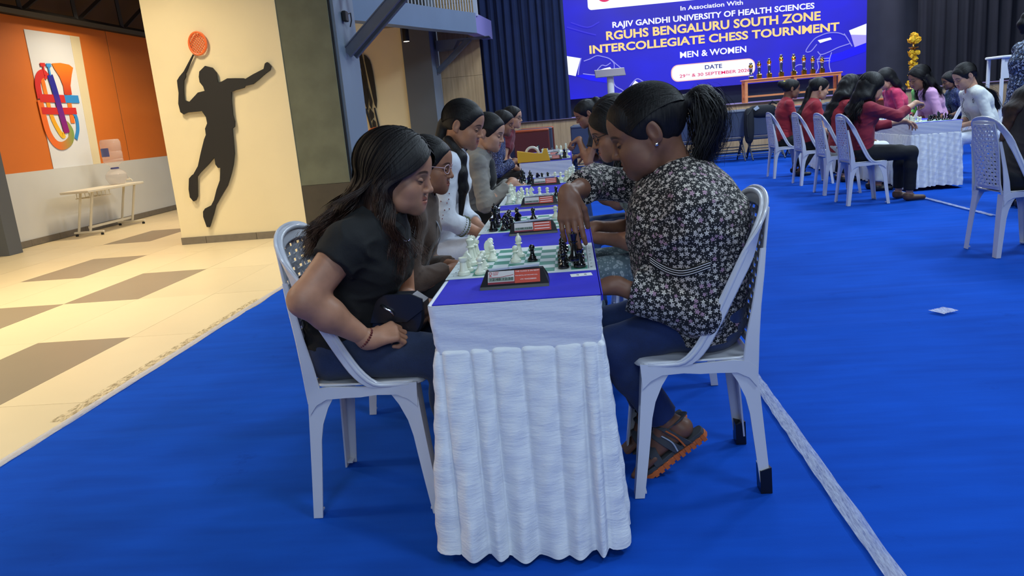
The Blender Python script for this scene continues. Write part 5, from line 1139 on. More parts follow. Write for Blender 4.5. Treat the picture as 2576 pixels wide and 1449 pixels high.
def printed(name, ground, cols, scale, thr, petals=5, wr=.3, fr=.30):
    """small flower print: 2D Voronoi cells on the dominant plane of each face, flower outline from the angle around the cell centre"""
    m = mat(name, ground, .8); n = NT(m); M = n.math; c = n.coord(); s = n.node('ShaderNodeSeparateXYZ'); n.l.new(c, s.inputs[0]); g = n.node('ShaderNodeNewGeometry')
    vt = n.node('ShaderNodeVectorTransform', vector_type='NORMAL', convert_from='WORLD', convert_to='OBJECT'); n.l.new(g.outputs['Normal'], vt.inputs[0]); ns = n.node('ShaderNodeSeparateXYZ'); n.l.new(vt.outputs[0], ns.inputs[0])
    ax, ay, az = [M('ABSOLUTE', o) for o in ns.outputs]
    px = M('MULTIPLY', M('GREATER_THAN', ax, M('MULTIPLY', ay, 1.25)), M('GREATER_THAN', ax, az)); pz = M('MULTIPLY', M('GREATER_THAN', az, M('MULTIPLY', ay, 1.25)), M('GREATER_THAN', az, ax))
    u = M('ADD', M('MULTIPLY', s.outputs[0], M('SUBTRACT', 1.0, px)), M('MULTIPLY', s.outputs[1], px)); v = M('ADD', M('MULTIPLY', s.outputs[2], M('SUBTRACT', 1.0, pz)), M('MULTIPLY', s.outputs[1], pz))
    cb = n.node('ShaderNodeCombineXYZ'); n.l.new(u, cb.inputs[0]); n.l.new(v, cb.inputs[1]); sc_ = n.node('ShaderNodeVectorMath', operation='SCALE'); n.l.new(cb.outputs[0], sc_.inputs[0]); sc_.inputs['Scale'].default_value = scale
    vo = n.node('ShaderNodeTexVoronoi', voronoi_dimensions='2D'); n.l.new(sc_.outputs[0], vo.inputs['Vector']); vo.inputs['Scale'].default_value = 1; vo.inputs['Randomness'].default_value = .75
    d = n.node('ShaderNodeVectorMath', operation='SUBTRACT'); n.l.new(sc_.outputs[0], d.inputs[0]); n.l.new(vo.outputs['Position'], d.inputs[1]); ds = n.node('ShaderNodeSeparateXYZ'); n.l.new(d.outputs[0], ds.inputs[0])
    r = vo.outputs['Distance']; th = M('ARCTAN2', ds.outputs[1], ds.outputs[0]); cs = n.node('ShaderNodeSeparateColor'); n.l.new(vo.outputs['Color'], cs.inputs[0])
    pet = M('COSINE', M('ADD', M('MULTIPLY', th, float(petals)), M('MULTIPLY', cs.outputs[0], 6.0)))
    R_ = M('MULTIPLY', M('ADD', .72, M('MULTIPLY', pet, .28)), M('ADD', fr, M('MULTIPLY', cs.outputs[1], .14)))
    mask = M('MULTIPLY', M('LESS_THAN', r, R_), M('GREATER_THAN', r, .055))
    hue = n.ramp(cs.outputs[2], [(0, cols[0]), (.5, cols[1]), (.85, cols[2])]); n.t.nodes[-1].color_ramp.interpolation = 'CONSTANT'
    # second, tiny scatter of buds
    vo2 = n.node('ShaderNodeTexVoronoi', voronoi_dimensions='2D'); n.l.new(sc_.outputs[0], vo2.inputs['Vector']); vo2.inputs['Scale'].default_value = 2.3
    bud = M('MULTIPLY', M('LESS_THAN', vo2.outputs['Distance'], .20), M('GREATER_THAN', r, M('ADD', R_, .1)))
    col = n.mix(mask, n.mix(M('MULTIPLY', bud, .8), ground, cols[0]), hue); n.l.new(col, n.b.inputs['Base Color'])
    n.bump(n.noise(c, 9, 5, rough=.6), wr, .012); return m
G_floral = printed('black_floral_print', srgb(14, 14, 20), [srgb(188, 178, 172), srgb(204, 196, 186), srgb(172, 136, 156)], 52, .3)
G_blueprint = printed('blue_block_print', srgb(26, 30, 62), [srgb(110, 122, 170), srgb(80, 92, 150), srgb(150, 150, 180)], 60, .3, 4)
G_manprint = printed('navy_leaf_print', srgb(18, 28, 54), [srgb(160, 176, 204), srgb(70, 96, 140), srgb(190, 200, 214)], 34, .3, 3, fr=.36)
G_paisley = printed('sage_paisley_print', srgb(96, 112, 116), [srgb(150, 160, 160), srgb(128, 142, 142), srgb(160, 168, 166)], 26, .3, 2, fr=.26)
M_sole = mat('orange_rubber', srgb(196, 98, 40), .6); M_strap = mat('grey_webbing', srgb(64, 66, 72), .8); M_shoe = mat('dark_shoe', srgb(26, 24, 28), .5); M_shoeb = mat('brown_shoe', srgb(92, 66, 54), .6)
M_metal = mat('silver_metal', srgb(210, 210, 215), .2, 1.0); M_frame = mat('spectacle_frame', srgb(30, 24, 30), .3); M_framep = mat('pink_clear_frame', srgb(190, 160, 165), .25)
M_eyew = mat('eye_white', srgb(190, 186, 182), .25); M_iris = mat('dark_iris', srgb(26, 16, 12), .15)

def noise3(seed, f):
    rg = np.random.RandomState(seed); K = [(rg.normal(size=3) * f * rg.uniform(.5, 1.6), rg.uniform(0, 6.28)) for _ in range(7)]
    return lambda X, Y, Z: sum(np.sin(k[0] * X + k[1] * Y + k[2] * Z + p) for k, p in K) / 7
def strands(name, L, width, m, parent, centre):
    """L: (n, m, 3) polylines -> thin ribbons turned away from centre"""
    L = np.asarray(L); n_, k = L.shape[:2]; T = np.gradient(L, axis=1); T /= np.linalg.norm(T, axis=2, keepdims=True) + 1e-9
    O = L - np.asarray(centre); S = np.cross(T, O); S /= np.linalg.norm(S, axis=2, keepdims=True) + 1e-9
    w_ = width * np.concatenate([np.linspace(.7, 1, k // 3), np.linspace(1, .25, k - k // 3)])[None, :, None] * np.random.RandomState(3).uniform(.6, 1.4, (n_, 1, 1))
    V = np.stack([L - S * w_, L + S * w_], 2).reshape(-1, 3); b = (np.arange(n_)[:, None] * k + np.arange(k - 1)[None, :]).reshape(-1) * 2
    F = np.stack([b, b + 1, b + 3, b + 2], 1)
    return mk(name, V, F, m, parent, True)
def slerp(a, b, t):
    a = a / np.linalg.norm(a, axis=-1, keepdims=True); b = b / np.linalg.norm(b, axis=-1, keepdims=True); om = np.arccos(np.clip((a * b).sum(-1, keepdims=True), -1, 1)) + 1e-6
    return (np.sin((1 - t) * om) * a + np.sin(t * om) * b) / np.sin(om)

CAPC = np.array([-.014, 0, .038]); CAPR = np.array([.107, .0875, .096])
def loose_hair(w, part_y, n_, front_len, back_len, m, seed, amp=.012, vol=1.0, cap_e=.010, locks=46, az0=1.12, backoff=.10, jit=.012):
    rg = np.random.RandomState(seed); R, H, sc_ = w['R'], w['H'], w['sc']
    rad = CAPR + cap_e; N, Cu, Ch, back = w['N'], w['Cu'], w['Ch'], w['back']
    k1, k2 = 12, 22; L = np.zeros((n_, k1 + k2, 3))
    side = np.where(rg.uniform(0, 1, n_) < .5, -1., 1.); lk = rg.randint(0, locks, n_); t = (lk + rg.uniform(0, 1, n_)) / locks
    lid_ = lk * 2 + (side > 0); NL = locks * 2; LR = rg.uniform(-1, 1, (NL, 6)); lr = LR[lid_]
    ra = -.10 + 1.75 * t ** .9; root = np.stack([np.sin(1.02 - ra), np.full(n_, part_y) + side * .03, np.cos(1.02 - ra)], 1)
    az = np.minimum(az0 + t * (3.06 - az0), 3.02); ex = np.stack([np.cos(az), side * np.sin(az), np.full(n_, -.30)], 1)
    bump_ = (.02 + .07 * vol)
    for i in range(k1):
        s_ = i / (k1 - 1); d = slerp(root, ex, s_); L[:, i] = (d * rad) * (1 + bump_ * np.sin(s_ * PI * .6)) + CAPC
    L[:, :k1] = (L[:, :k1] - CAPC) * (1 + rg.uniform(-.03, .05, n_) + .025 * vol * lr[:, 5])[:, None, None] + CAPC
    L[:, :k1] = (L[:, :k1] * sc_) @ R.T + H
    P0_ = L[:, k1 - 1]; T0 = L[:, k1 - 1] - L[:, k1 - 2]; T0 /= np.linalg.norm(T0, axis=1, keepdims=True)
    fx = t < .30; fl_ = front_len * (.78 + .22 * lr[:, 0]); bl_ = back_len * (.78 + .22 * lr[:, 1])
    endF = np.stack([N[0] + .055 - .12 * t + .03 * lr[:, 2], side * (.085 + .030 * lr[:, 3]), N[2] - fl_], 1)
    bk = (t - .30) / .70
    endB = (Cu + back * backoff)[None, :] + np.stack([-.03 * bk + .035 * lr[:, 2], side * (.15 - .12 * bk) * (1 + .25 * lr[:, 3]), -bl_ + .03 * (1 - bk)], 1)
    E_ = np.where(fx[:, None], endF, endB) + rg.normal(size=(n_, 3)) * jit
    ph = LR[lid_, 4] * 6 + rg.uniform(-.5, .5, n_); fr = 2.9 + .8 * lr[:, 5]
    for j in range(k2):
        s_ = (j + 1) / k2; ln = np.linalg.norm(E_ - P0_, axis=1, keepdims=True)
        b1 = P0_ + T0 * ln * .35; b2 = E_ + np.array([0, 0, 1]) * ln * .30 + np.stack([-.03 * (~fx), side * .02, 0 * t], 1)
        q = (1 - s_) ** 3 * P0_ + 3 * (1 - s_) ** 2 * s_ * b1 + 3 * (1 - s_) * s_ ** 2 * b2 + s_ ** 3 * E_
        wv = amp * s_ ** .7; L[:, k1 + j] = q + np.stack([np.sin(s_ * fr * 5.2 + ph) * wv, np.cos(s_ * fr * 4.6 + ph * 1.3) * wv, np.sin(s_ * 9 + ph) * wv * .3], 1)
    L += (rg.normal(size=(n_, 1, 3)) * .004) * np.linspace(0, 1, k1 + k2)[None, :, None]
    return L, H
def tied_hair(w, n_, tie, tail, m, seed, width=.0011, wav=.006, cap_e=.003, thick=1.0):
    rg = np.random.RandomState(seed); R, H, sc_ = w['R'], w['H'], w['sc']; rad = (CAPR + cap_e)
    a = rg.uniform(-PI, PI, n_); D = []
    # roots: ring on the hairline plane
    nrm = A3(.84, 0, -.544); ctr = nrm * .0355
    e1 = A3(0, 1, 0); e2 = np.cross(nrm, e1)
    q = ctr[None, :] + np.cos(a)[:, None] * e1 * .083 + np.sin(a)[:, None] * e2 * .110
    keep = q[:, 2] > .022; q = q[keep]; n_ = len(q); d0 = (q - CAPC) / rad; T = (A3(*tie) - CAPC) / rad; T = np.repeat(T[None], n_, 0)
    f0 = rg.uniform(0, .7, n_)[:, None]; d0 /= np.linalg.norm(d0, axis=1, keepdims=True); Mid = np.stack([np.full(n_, -.12), d0[:, 1] * 1.5, .22 + .9 * (1 - np.abs(d0[:, 1])) ** 1.2], 1); Mid /= np.linalg.norm(Mid, axis=1, keepdims=True)
    L = np.zeros((n_, 16, 3))
    for i in range(16):
        t_ = f0 + (1 - f0) * i / 15 * .97; qd = (1 - t_) ** 2 * d0 + 2 * t_ * (1 - t_) * Mid * 1.3 + t_ ** 2 * T; qd /= np.linalg.norm(qd, axis=1, keepdims=True); L[:, i] = qd * rad * (1.0 + rg.uniform(0, .012, (n_, 1))) + CAPC
    S1 = (L * sc_) @ R.T + H
    o1 = strands('hair_strands', S1, width, m, w['root'], H)
    # tail
    n2 = n_; tl = spline(tail, 20); L2 = np.zeros((n2, 20, 3)); off = rg.normal(size=(n2, 3)) * A3(.020, .024, .016) * thick; ph = rg.uniform(0, 6, n2)
    for i in range(20):
        s_ = i / 19; g_ = (math.sin(min(1, s_ * 1.6) * PI / 2) * 1.3 + .15) * (1 - .35 * s_ ** 3); L2[:, i] = tl[i] + off * g_ + np.stack([np.sin(s_ * 9 + ph) * wav * s_, np.cos(s_ * 7 + ph) * wav * s_, 0 * ph], 1) * 1.5
    L2 = (L2 * sc_) @ R.T + H
    strands('ponytail', L2, width * 1.2, m, w['root'], H + R @ A3(-.12, 0, -.08) * sc_)
def person(label, y, nose, f=1, pitch=.25, yaw=0., sc_=1.0, hipx=-.80, z_hip=.53, top=G_black, sleeve=.5, pants=G_navyp, skin=SK2, hair='long', hairm=HB, girth=1.0, depth=(.115, .10, .115), sw=.155,
           hands=None, res=.010, hres=.004, glasses=None, stand=False, shoes=M_shoe, hem=.0, legs=True, knee=None, ankles=None, tilt=0, chub=0., group=None, extra=None, elbow=None, shoulders=None, tz=None, shiftx=0, curl=(.35, .4, .45, .5), spread=.10, tl=.70, wave=.008, hairlen=.36, elb_pole=(-.5, 0, -1), loose=0., joint=None, armr=1.0):
    """nose, hipx in world coordinates; f = +1 faces +x, -1 faces -x. Everything is built in the person's own frame (facing +x)."""
    root = empty('person', (hipx, y, 0), 0 if f > 0 else PI, label, 'person', group)
    R = rotm(pitch, yaw, tilt); nl = A3((nose[0] - hipx) * f, 0, nose[1])
    H = nl - R @ A3(.119, 0, -.030) * sc_; H[1] = 0 if shoulders is None else H[1]
    N = H + (R * .35 + rotm(pitch * .2, 0) * .65) @ A3(-.042, 0, -.135) * sc_; N[1] = 0
    P0 = A3(0, 0, z_hip)
    sp = N - P0; u = sp / np.linalg.norm(sp); back = A3(-u[2], 0, u[0]);
    W = P0 + sp * .36 + back * .012; Ch = P0 + sp * .70 + back * .022; Cu = P0 + sp * .88 + back * .012
    g = girth; rp, rw, rch = depth
    torso = lambda e, k=.05: [RC(P0 + A3(-.01, 0, .0), W, rp + e, rw + e, 1.32 * g, k), RC(W, Ch, rw + e, rch + e, 1.25 * g, k), RC(Ch, Cu, rch + e, .088 + e, 1.35, k), RC(Cu, N, .085 + e, .052 + e, 1.25, k)]
    bust = lambda e: [EL(Ch + u * -.01 + A3(u[2], 0, -u[0]) * (rch * .62) + A3(0, s * .075 * g, 0), (.062 * g + e, .062 + e, .062 * g + e), k=.04) for s in (-1, 1)]
    sh = []
    for s in (-1, 1): sh.append(N + (A3(-.012, s * sw, -.055) if shoulders is None else A3(*shoulders[0 if s < 0 else 1])))
    ua, fa = .275 * sc_, .245 * sc_
    hands = hands or {}
    arms = {}
    for s in (-1, 1):
        hd = hands.get(s)
        if hd is None: tgt = A3(.30, s * .06, .60); fw = A3(.8, -s * .5, -.3); nr = A3(0, 0, 1); cu = curl
        else: tgt, fw, nr, cu = A3(*hd[0]), A3(*hd[1]), A3(*hd[2]), hd[3] if len(hd) > 3 else curl
        pole = A3(elb_pole[0], s * .55, elb_pole[2]) if elbow is None or elbow.get(s) is None else A3(*elbow[s])
        E_, w_ = ik(sh[0 if s < 0 else 1], tgt, ua, fa, pole)
        if joint and s in joint: E_, w_ = A3(*joint[s][0]), A3(*joint[s][1])
        arms[s] = (sh[0 if s < 0 else 1], E_, w_, fw, nr, cu)
    fat = (.5 * (g - 1) + 1) * armr
    def arm(s, e, upto=2.0, k=.025, flare=0.):
        a, b, c = arms[s][:3]; P = [RC(Cu + A3(0, s * .05, .0), a, .058 * fat + e, .050 * fat + e, k=.04)]
        t1 = min(1, upto / 1.0) if upto < 1 else 1
        q = a + (b - a) * t1; r_ = (.050 * fat) + ((.040 * fat) - .050 * fat) * t1
        clip = ()
        if upto < 1: d = (b - a) / np.linalg.norm(b - a); clip = ((d, float(d @ q)),); P.append(RC(a, q + d * .03, .047 * fat + e, r_ + e + flare, k=k, clips=clip))
        else:
            P.append(RC(a, b, .047 * fat + e, .040 * fat + e, k=k))
            t2 = upto - 1
            if t2 > 0:
                q = b + (c - b) * min(t2, 1); d = (c - b) / np.linalg.norm(c - b); clip = ((d, float(d @ q)),) if t2 < 1 else ()
                r2 = .038 * fat + (.026 - .038 * fat) * min(t2, 1)
                if clip: P.append(RC(b, q + d * .03, .039 * fat + e, r2 + e + flare, k=k, clips=clip))
                else: P += [RC(b, b + (c - b) * .35, .039 * fat + e, .040 * fat + e, k=k), RC(b + (c - b) * .35, c, .040 * fat + e, .025 + e, k=k)]
        return P
    # legs
    hipj = [A3(.0, s * .085 * g, z_hip - .01) for s in (-1, 1)]
    if stand: kn = [A3(.03, s * .09, .49) for s in (-1, 1)]; an = [A3(.0, s * .09, .09) for s in (-1, 1)]
    else:
        kn = knee or [A3(.40 * sc_, s * .11, z_hip - .015) for s in (-1, 1)]; an = ankles or [A3(.36 * sc_, s * .11, .085) for s in (-1, 1)]
    tr = .080 * (g * .6 + .4)
    def leg(i, e, upto=1.0):
        a, b, c = hipj[i], A3(*kn[i]), A3(*an[i]); q = b + (c - b) * upto; d = (c - b) / np.linalg.norm(c - b)
        P = [RC(a, b, tr + e, .060 + e, k=.03)]
        if upto < 1 or e > 0: P += [RC(b, b + (c - b) * .35, .056 + e, .055 + e, k=.03), RC(b + (c - b) * .35, q + d * .03, .055 + e, .040 + e + .010, k=.03, clips=((d, float(d @ q)),))]
        else: P += [RC(b, b + (c - b) * .35, .055, .054, k=.03), RC(b + (c - b) * .35, c, .054, .034, k=.03)]
        return P
    # ---- body: one mesh
    VV = []; FF = []; HL = []; nv = 0
    def app(V, F, hl=None):
        nonlocal nv
        VV.append(V); FF.append(F + nv); nv += len(V); HL.append(hl if hl is not None else np.full((len(V), 3), 9.0))
    prims = torso(-.012) + [RC(N + A3(0, 0, -.02), H + R @ A3(-.026, 0, -.055) * sc_, .056 * sc_, .050 * sc_, k=.03)]
    for s in (-1, 1): prims += arm(s, -.001)
    if legs:
        for i in (0, 1): prims += leg(i, -.008)
    app(*surf(prims, res))
    hv, hf = head_mesh(hres, chub); app((hv * sc_) @ R.T + H, hf, hv)
    lv, lf = lids(hres); app((lv * sc_) @ R.T + H, lf, lv)
    for s in (-1, 1):
        a, b, c, fw, nr, cu = arms[s]
        if hands.get(s) == 'none': continue
        hp = hand(c, fw, nr, -s, cu, spread=spread, tl=tl, s=1.0 * (.95 if sc_ < 1.05 else 1.10)); hp.append(RC(b + (c - b) * .8, c, .029, .0245, k=.02)); app(*surf(hp, max(.0032, res * .5)))
    if legs and not stand or legs:
        for i in (0, 1):
            a = A3(*an[i]); fp = [RC(a, a + A3(-.02, 0, -.045), .034, .030, k=.02), RC(a + A3(-.02, 0, -.05), a + A3(.13, 0, -.062), .030, .018, 1.25, k=.02)] if ankles is None or extra is None else []
            if fp: app(*surf(fp, max(res, .007)))
    body = mk('body', np.concatenate(VV), np.concatenate(FF), skin, root, True)
    at = body.data.attributes.new('hl', 'FLOAT_VECTOR', 'POINT'); at.data.foreach_set('vector', np.concatenate(HL).astype(np.float32).ravel())
    # ---- top
    seed = abs(hash(label)) % 1000 if False else sum(map(ord, label)) % 997
    nz = noise3(seed, 16); nz2 = noise3(seed + 1, 38)
    nz3 = noise3(seed + 2, 22); fold = lambda X, Y, Z: .0045 * nz(X, Y, Z * 1.4) + .0020 * nz2(X, Y, Z) + .020 * np.minimum(np.abs(nz3(X * .8, Y * .8, Z * 1.5)), .22) - .0022
    tp = torso(.010) + bust(.006)
    for s in (-1, 1): sl_ = sleeve if not isinstance(sleeve, dict) else sleeve[s]; tp += arm(s, (loose if not isinstance(loose, dict) else loose[s]) + .008 + (.004 if sl_ > 1 else .002), sl_, flare=.006)
    hz = z_hip - .055 + hem
    d_ = A3(.25, 0, -1); d_ /= np.linalg.norm(d_); keep = [((-0, 0, -1), -(hz))] if tz is None else tz
    subs = [RC(N + A3(.012, 0, .012) * 1, N + A3(.030, 0, .12), .052, .075, 1.1, k=.008)]
    V, F = surf(tp, res * .9, subs, fold, keep)
    shirt = mk('top', V, F, top, root, True)
    # ---- trousers
    if legs:
        pp = [RC(P0 + A3(-.015, 0, 0), P0 + A3(.0, 0, .02), rp + .004, rp - .004, 1.32 * g, k=.04)]
        for i in (0, 1): pp += leg(i, .006, .93)
        V, F = surf(pp, res, (), lambda X, Y, Z: .004 * nz(X, Y, Z) + .002 * nz2(X, Y, Z), [((0, 0, 1), z_hip + .10)])
        mk('trousers', V, F, pants, root, True)
        if extra != 'sandals':
            for i in (0, 1):
                a = A3(*an[i]); V, F = surf([RC(a + A3(-.02, 0, -.035), a + A3(-.02, 0, -.045), .042, .038, k=.02), RC(a + A3(-.02, 0, -.052), a + A3(.135, 0, -.058), .034, .026, 1.35, k=.02)], .008, (), None, [((0, 0, -1), -(a[2] - .078)), ((0, 0, 1), a[2] - .012)])
                mk('shoe', V, F, shoes, root, True)
    # ---- hair volume in the head frame
    ears_open = hair in ('bun', 'pony', 'lowpony', 'braid')
    e = .0 if ears_open else .004
    P = [EL(CAPC, CAPR + e, k=.01, clips=(((.84, 0, -.544), .0330),)), EL((.038, 0, .054), (.061, .073, .060), k=.015, clips=(((.84, 0, -.544), .0330),))]; subs = []
    inv = lambda p: R.T @ (A3(*p) - H) / sc_
    Nl = inv(N)
    rg = np.random.RandomState(seed)
    if hair == 'bun': P += [EL((-.135, 0, .055), (.045, .048, .048), k=.02)]
    if hair == 'pony':
        pw = [R.T @ A3(*q) for q in PONY]; P += [RC(pw[0], pw[1], .022, .030, k=.02), RC(pw[1], pw[2], .030, .036, 1.2, k=.02), RC(pw[2], pw[3], .036, .024, 1.2, k=.02)]
    if hair in ('lowpony', 'braid'):
        dn = R.T @ A3(0, 0, -1); bk_ = inv(N + A3(-.09, 0, .0)); st_ = A3(-.105, 0, -.02); e1 = inv(Ch + back * (rch + .03)); e2 = inv(W + back * (rw + .05) + A3(-.01, 0, .03))
        P += chain([st_, bk_, e1, e2], [.034, .034, .030, .012], 1.0, .025)
    if hair in ('long', 'wavy', 'side'):
        l2 = .30
        for s in (-1, 1):
            a = A3(-.03, s * .070, -.01); b = A3(-.055, s * .080, -.10); 
            P += [RC(a, b, .030, .036, k=.03)]
        top_ = [A3(-.085, 0, .0), A3(-.085, 0, -.11)]; e1 = inv(Cu + back * (.088 + .018)); e2 = inv(Ch + back * (rch + .022)); e3 = inv(W + back * (rw + .025))
        P += [RC(top_[0], top_[1], .050, .055, 1.35, k=.03), RC(top_[1], e1, .055, .038, 1.6, k=.03), RC(e1, (e1 + e2) / 2, .036, .016, 2.2, k=.03)]
        if hairlen > .4: P += [RC(e1, e2, .036, .03, 2.2, k=.03), RC(e2, e3, .03, .012, 2.0, k=.03)]
    if ears_open: subs += [EL((-.008, s * .092, -.004), (.024, .024, .036), k=.008) for s in (-1, 1)]
    cl = ((.84, 0, -.544), .0360)
    nh = noise3(seed + 5, 60)
    # face opening: only the cap is cut by the hairline plane
    V, F = surf(P, max(hres, .0045) * 1.1, subs, (lambda X, Y, Z: wave * .35 * nh(X * 1.2, Y * 1.2, Z * .5)))
    V = (V * sc_) @ R.T + H
    ho = mk('hair', V, F, hairm, root, True)
    wd = dict(root=root, R=R, H=H, N=N, W=W, Ch=Ch, Cu=Cu, back=back, sc=sc_)
    if hres < .0042 and hair != 'none' and label[:5] != 'heavy':
        if hair == 'long':
            L_, c_2 = loose_hair(wd, rg.uniform(-.1, .1), 2600, .16, hairlen * .55, hairm, seed, amp=wave, vol=.3, cap_e=.002, backoff=.09)
            strands('hair_strands', L_, .0018, hairm, root, c_2)
        else:
            if hair == 'bun': tie = A3(-.112, 0, .055); tail = [tie, tie + A3(-.03, 0, .03), tie + A3(-.055, 0, 0), tie + A3(-.03, 0, -.04)]
            elif hair == 'pony': tail = [R.T @ A3(*q) for q in PONY]; tie = tail[0]
            else: tie = st_; tail = [st_, bk_, e1, e2]
            tied_hair(wd, 1800, tie, tail, hairm, seed, .0016, wave, .004, .8)
    if hair == 'bun' and 'yellow' in label: blob('hair_band', tuple(R @ A3(-.105, 0, .085) * sc_ + H), (.025, .03, .018), mat('yellow_scrunchie', srgb(220, 210, 60), .7), root, 8)
    if glasses:
        mb = MB(); tr_ = lambda p: tuple(R @ A3(*p) * sc_ + H)
        for s in (-1, 1):
            mb.tube([tr_((.098 - .010 * abs(math.cos(a)) * (1 if math.cos(a) * s > 0 else .1), s * .033 + .025 * math.cos(a), .004 + .019 * math.sin(a))) for a in np.linspace(0, 2 * PI, 19)[:-1]], .0019, 5, closed=True)
            mb.tube([tr_((.088, s * .058, .010)), tr_((.03, s * .078, .012)), tr_((-.012, s * .086, .008))], .0018, 5)
        mb.tube([tr_((.099, -.008, .008)), tr_((.102, 0, .010)), tr_((.099, .008, .008))], .0018, 5)
        mb.build('glasses', glasses, root, True)
    return dict(root=root, R=R, H=H, N=N, P0=P0, W=W, Ch=Ch, Cu=Cu, u=u, back=back, arms=arms, inv=inv, hair=ho, top=shirt, body=body, sc=sc_, rch=rch, rw=rw, an=an, kn=kn)
# ================================================================== THE PLAYERS
# ---- woman in the black t-shirt, front left
w1 = person('woman with long wavy dark hair in a black t-shirt, front left', 2.42, (-.442, 1.002), 1, .21, -.16, 1.06, hipx=-.800, z_hip=.535, top=G_black, sleeve=.36, armr=1.16, joint={-1: ((.0, -.30, .745), (.150, -.215, .588))}, pants=G_jean, skin=SK1, hair='none', girth=1.10,
            depth=(.122, .108, .125), sw=.175, res=.006, hres=.0022, shoulders=[(-.075, -.185, -.040), (-.01, .175, -.055)], elbow={-1: (-.7, -.45, -.3), 1: (-.3, .5, -.6)},
            hands={-1: ((.150, -.215, .588), (.85, .42, .16), (.05, -.55, .85), (1.0, 1.0, 1.0, 1.0)), 1: ((.30, .02, .62), (.8, -.35, -.2), (0, .2, 1), (.4, .4, .5, .5))},
            knee=[(.365, -.135, .500), (.355, .09, .500)], ankles=[(.36, -.12, .09), (.36, .10, .09)], hem=.03)
def bracelet(p, c, ax_, r, m, n_=22, br=.0042):
    ax_ = Vector(ax_).normalized(); e = ax_.orthogonal().normalized(); g_ = ax_.cross(e); mb = MB()
    for k in range(n_):
        a = 2 * PI * k / n_; q = Vector(c) + (e * math.cos(a) + g_ * math.sin(a)) * r; mb.lathe([(.0001, -br), (br * .8, -br * .6), (br, 0), (br * .8, br * .6), (.0001, br)], 6, tuple(q))
    return mb.build('bracelet', m, p, True)
a_, b_, c_ = w1['arms'][-1][:3]; d_ = b_ - c_
bracelet(w1['root'], tuple(c_ + d_ * .06), tuple(d_), .0305, mat('red_brown_beads', srgb(96, 30, 26), .35))
# wavy loose hair: locks flow over the skull, then fall behind and in front of the shoulders
L, ctr = loose_hair(w1, .05, 6000, .17, .13, HBR, 11, amp=.016, vol=.55, backoff=.15)
strands('hair', L, .0013, HBR, w1['root'], ctr)['label'] = 'long wavy dark brown hair'
# under-layer so the scalp never shows
R, H, s_ = w1['R'], w1['H'], w1['sc']; inv = w1['inv']
P = [EL(CAPC, CAPR + .006, k=.01, clips=(((.84, 0, -.544), .0320),)), EL((.040, 0, .056), (.062, .069, .061), k=.015, clips=(((.84, 0, -.544), .0320),)), RC((-.06, 0, -.02), tuple(inv(w1['Cu'] + w1['back'] * .10)), .070, .045, 1.25, k=.03), RC((-.02, .06, -.02), tuple(inv(w1['N'] + A3(-.01, .09, -.04))), .032, .030, k=.03), RC((-.03, -.060, -.01), tuple(inv(w1['N'] + A3(-.03, -.09, -.045))), .028, .026, k=.03), RC((-.01, -.060, -.06), tuple(inv(w1['N'] + A3(.025, -.09, -.12))), .022, .018, k=.03),
     RC(tuple(inv(w1['N'] + A3(-.04, -.09, -.045))), tuple(inv(w1['Cu'] + w1['back'] * .12 + A3(-.07, -.06, -.03))), .028, .022, 1.3, k=.03)]
V, F = surf(P, .006, (), lambda X, Y, Z: .004 * noise3(4, 55)(X, Y, Z)); mk('hair_underlayer', (V * s_) @ R.T + H, F, HBR, w1['root'], True)
# necklace and lanyard
nk = MB(); N = w1['N']
nk.tube([tuple(N + A3(.045 + .03 * math.cos(a) * 1.0, -.062 * math.sin(a), -.015 - .055 * (.5 + .5 * math.cos(a)))) for a in np.linspace(-1.4, 1.4, 13)], .0012, 5); nk.build('necklace', M_metal, w1['root'])
# handbag on the lap
hb = empty('handbag', (-.600, 2.335, .645), -.12, 'small black leather saddle handbag on the lap of the black-shirted woman', 'handbag')
M_leather = mat('black_leather', srgb(22, 24, 32), .35, bump=.2, bscale=120, bdist=.001, coat=.2)
half = [(.115 * math.cos(a), .10 * math.sin(a) if math.sin(a) > 0 else .105 * math.sin(a)) for a in np.linspace(PI, 2 * PI, 15)]
MB().prism([(-.115, .03), (-.115, 0)] + half[1:-1] + [(.115, 0), (.115, .03), (.08, .055), (-.08, .055)], -.035, .035, 'y', bev=.008).build('body', M_leather, hb, 'auto')
MB().prism([(-.118, .045), (-.118, .01), (-.06, -.030), (.06, -.030), (.118, .01), (.118, .045), (.08, .062), (-.08, .062)], -.046, -.038, 'y', bev=.002).build('flap', M_leather, hb, 'auto')
MB().tube([(-.018, -.050, .030), (0, -.053, .018), (.012, -.053, .012), (.022, -.050, -.004)], .004, 6).build('clasp', M_metal, hb, True)
ringm = MB()
for cx_, r_, cz_ in ((-.150, .013, .02), (-.178, .014, .012)): ringm.tube([(cx_ + r_ * math.cos(a), -.05, cz_ + r_ * .8 * math.sin(a)) for a in np.linspace(0, 2 * PI, 17)[:-1]], .0026, 6, closed=True)
ringm.tube([(-.112, -.045, .04), (-.13, -.05, .045), (-.140, -.05, .032), (-.128, -.05, .028), (-.110, -.045, .034)], .0032, 6, closed=True); ringm.build('ring', M_metal, hb, True)
MB().tube([(-.19, -.05, .012), (-.25, -.03, .05), (-.30, -.0, .12)], [.008, .014, .014], 8).build('strap', M_leather, hb, True)

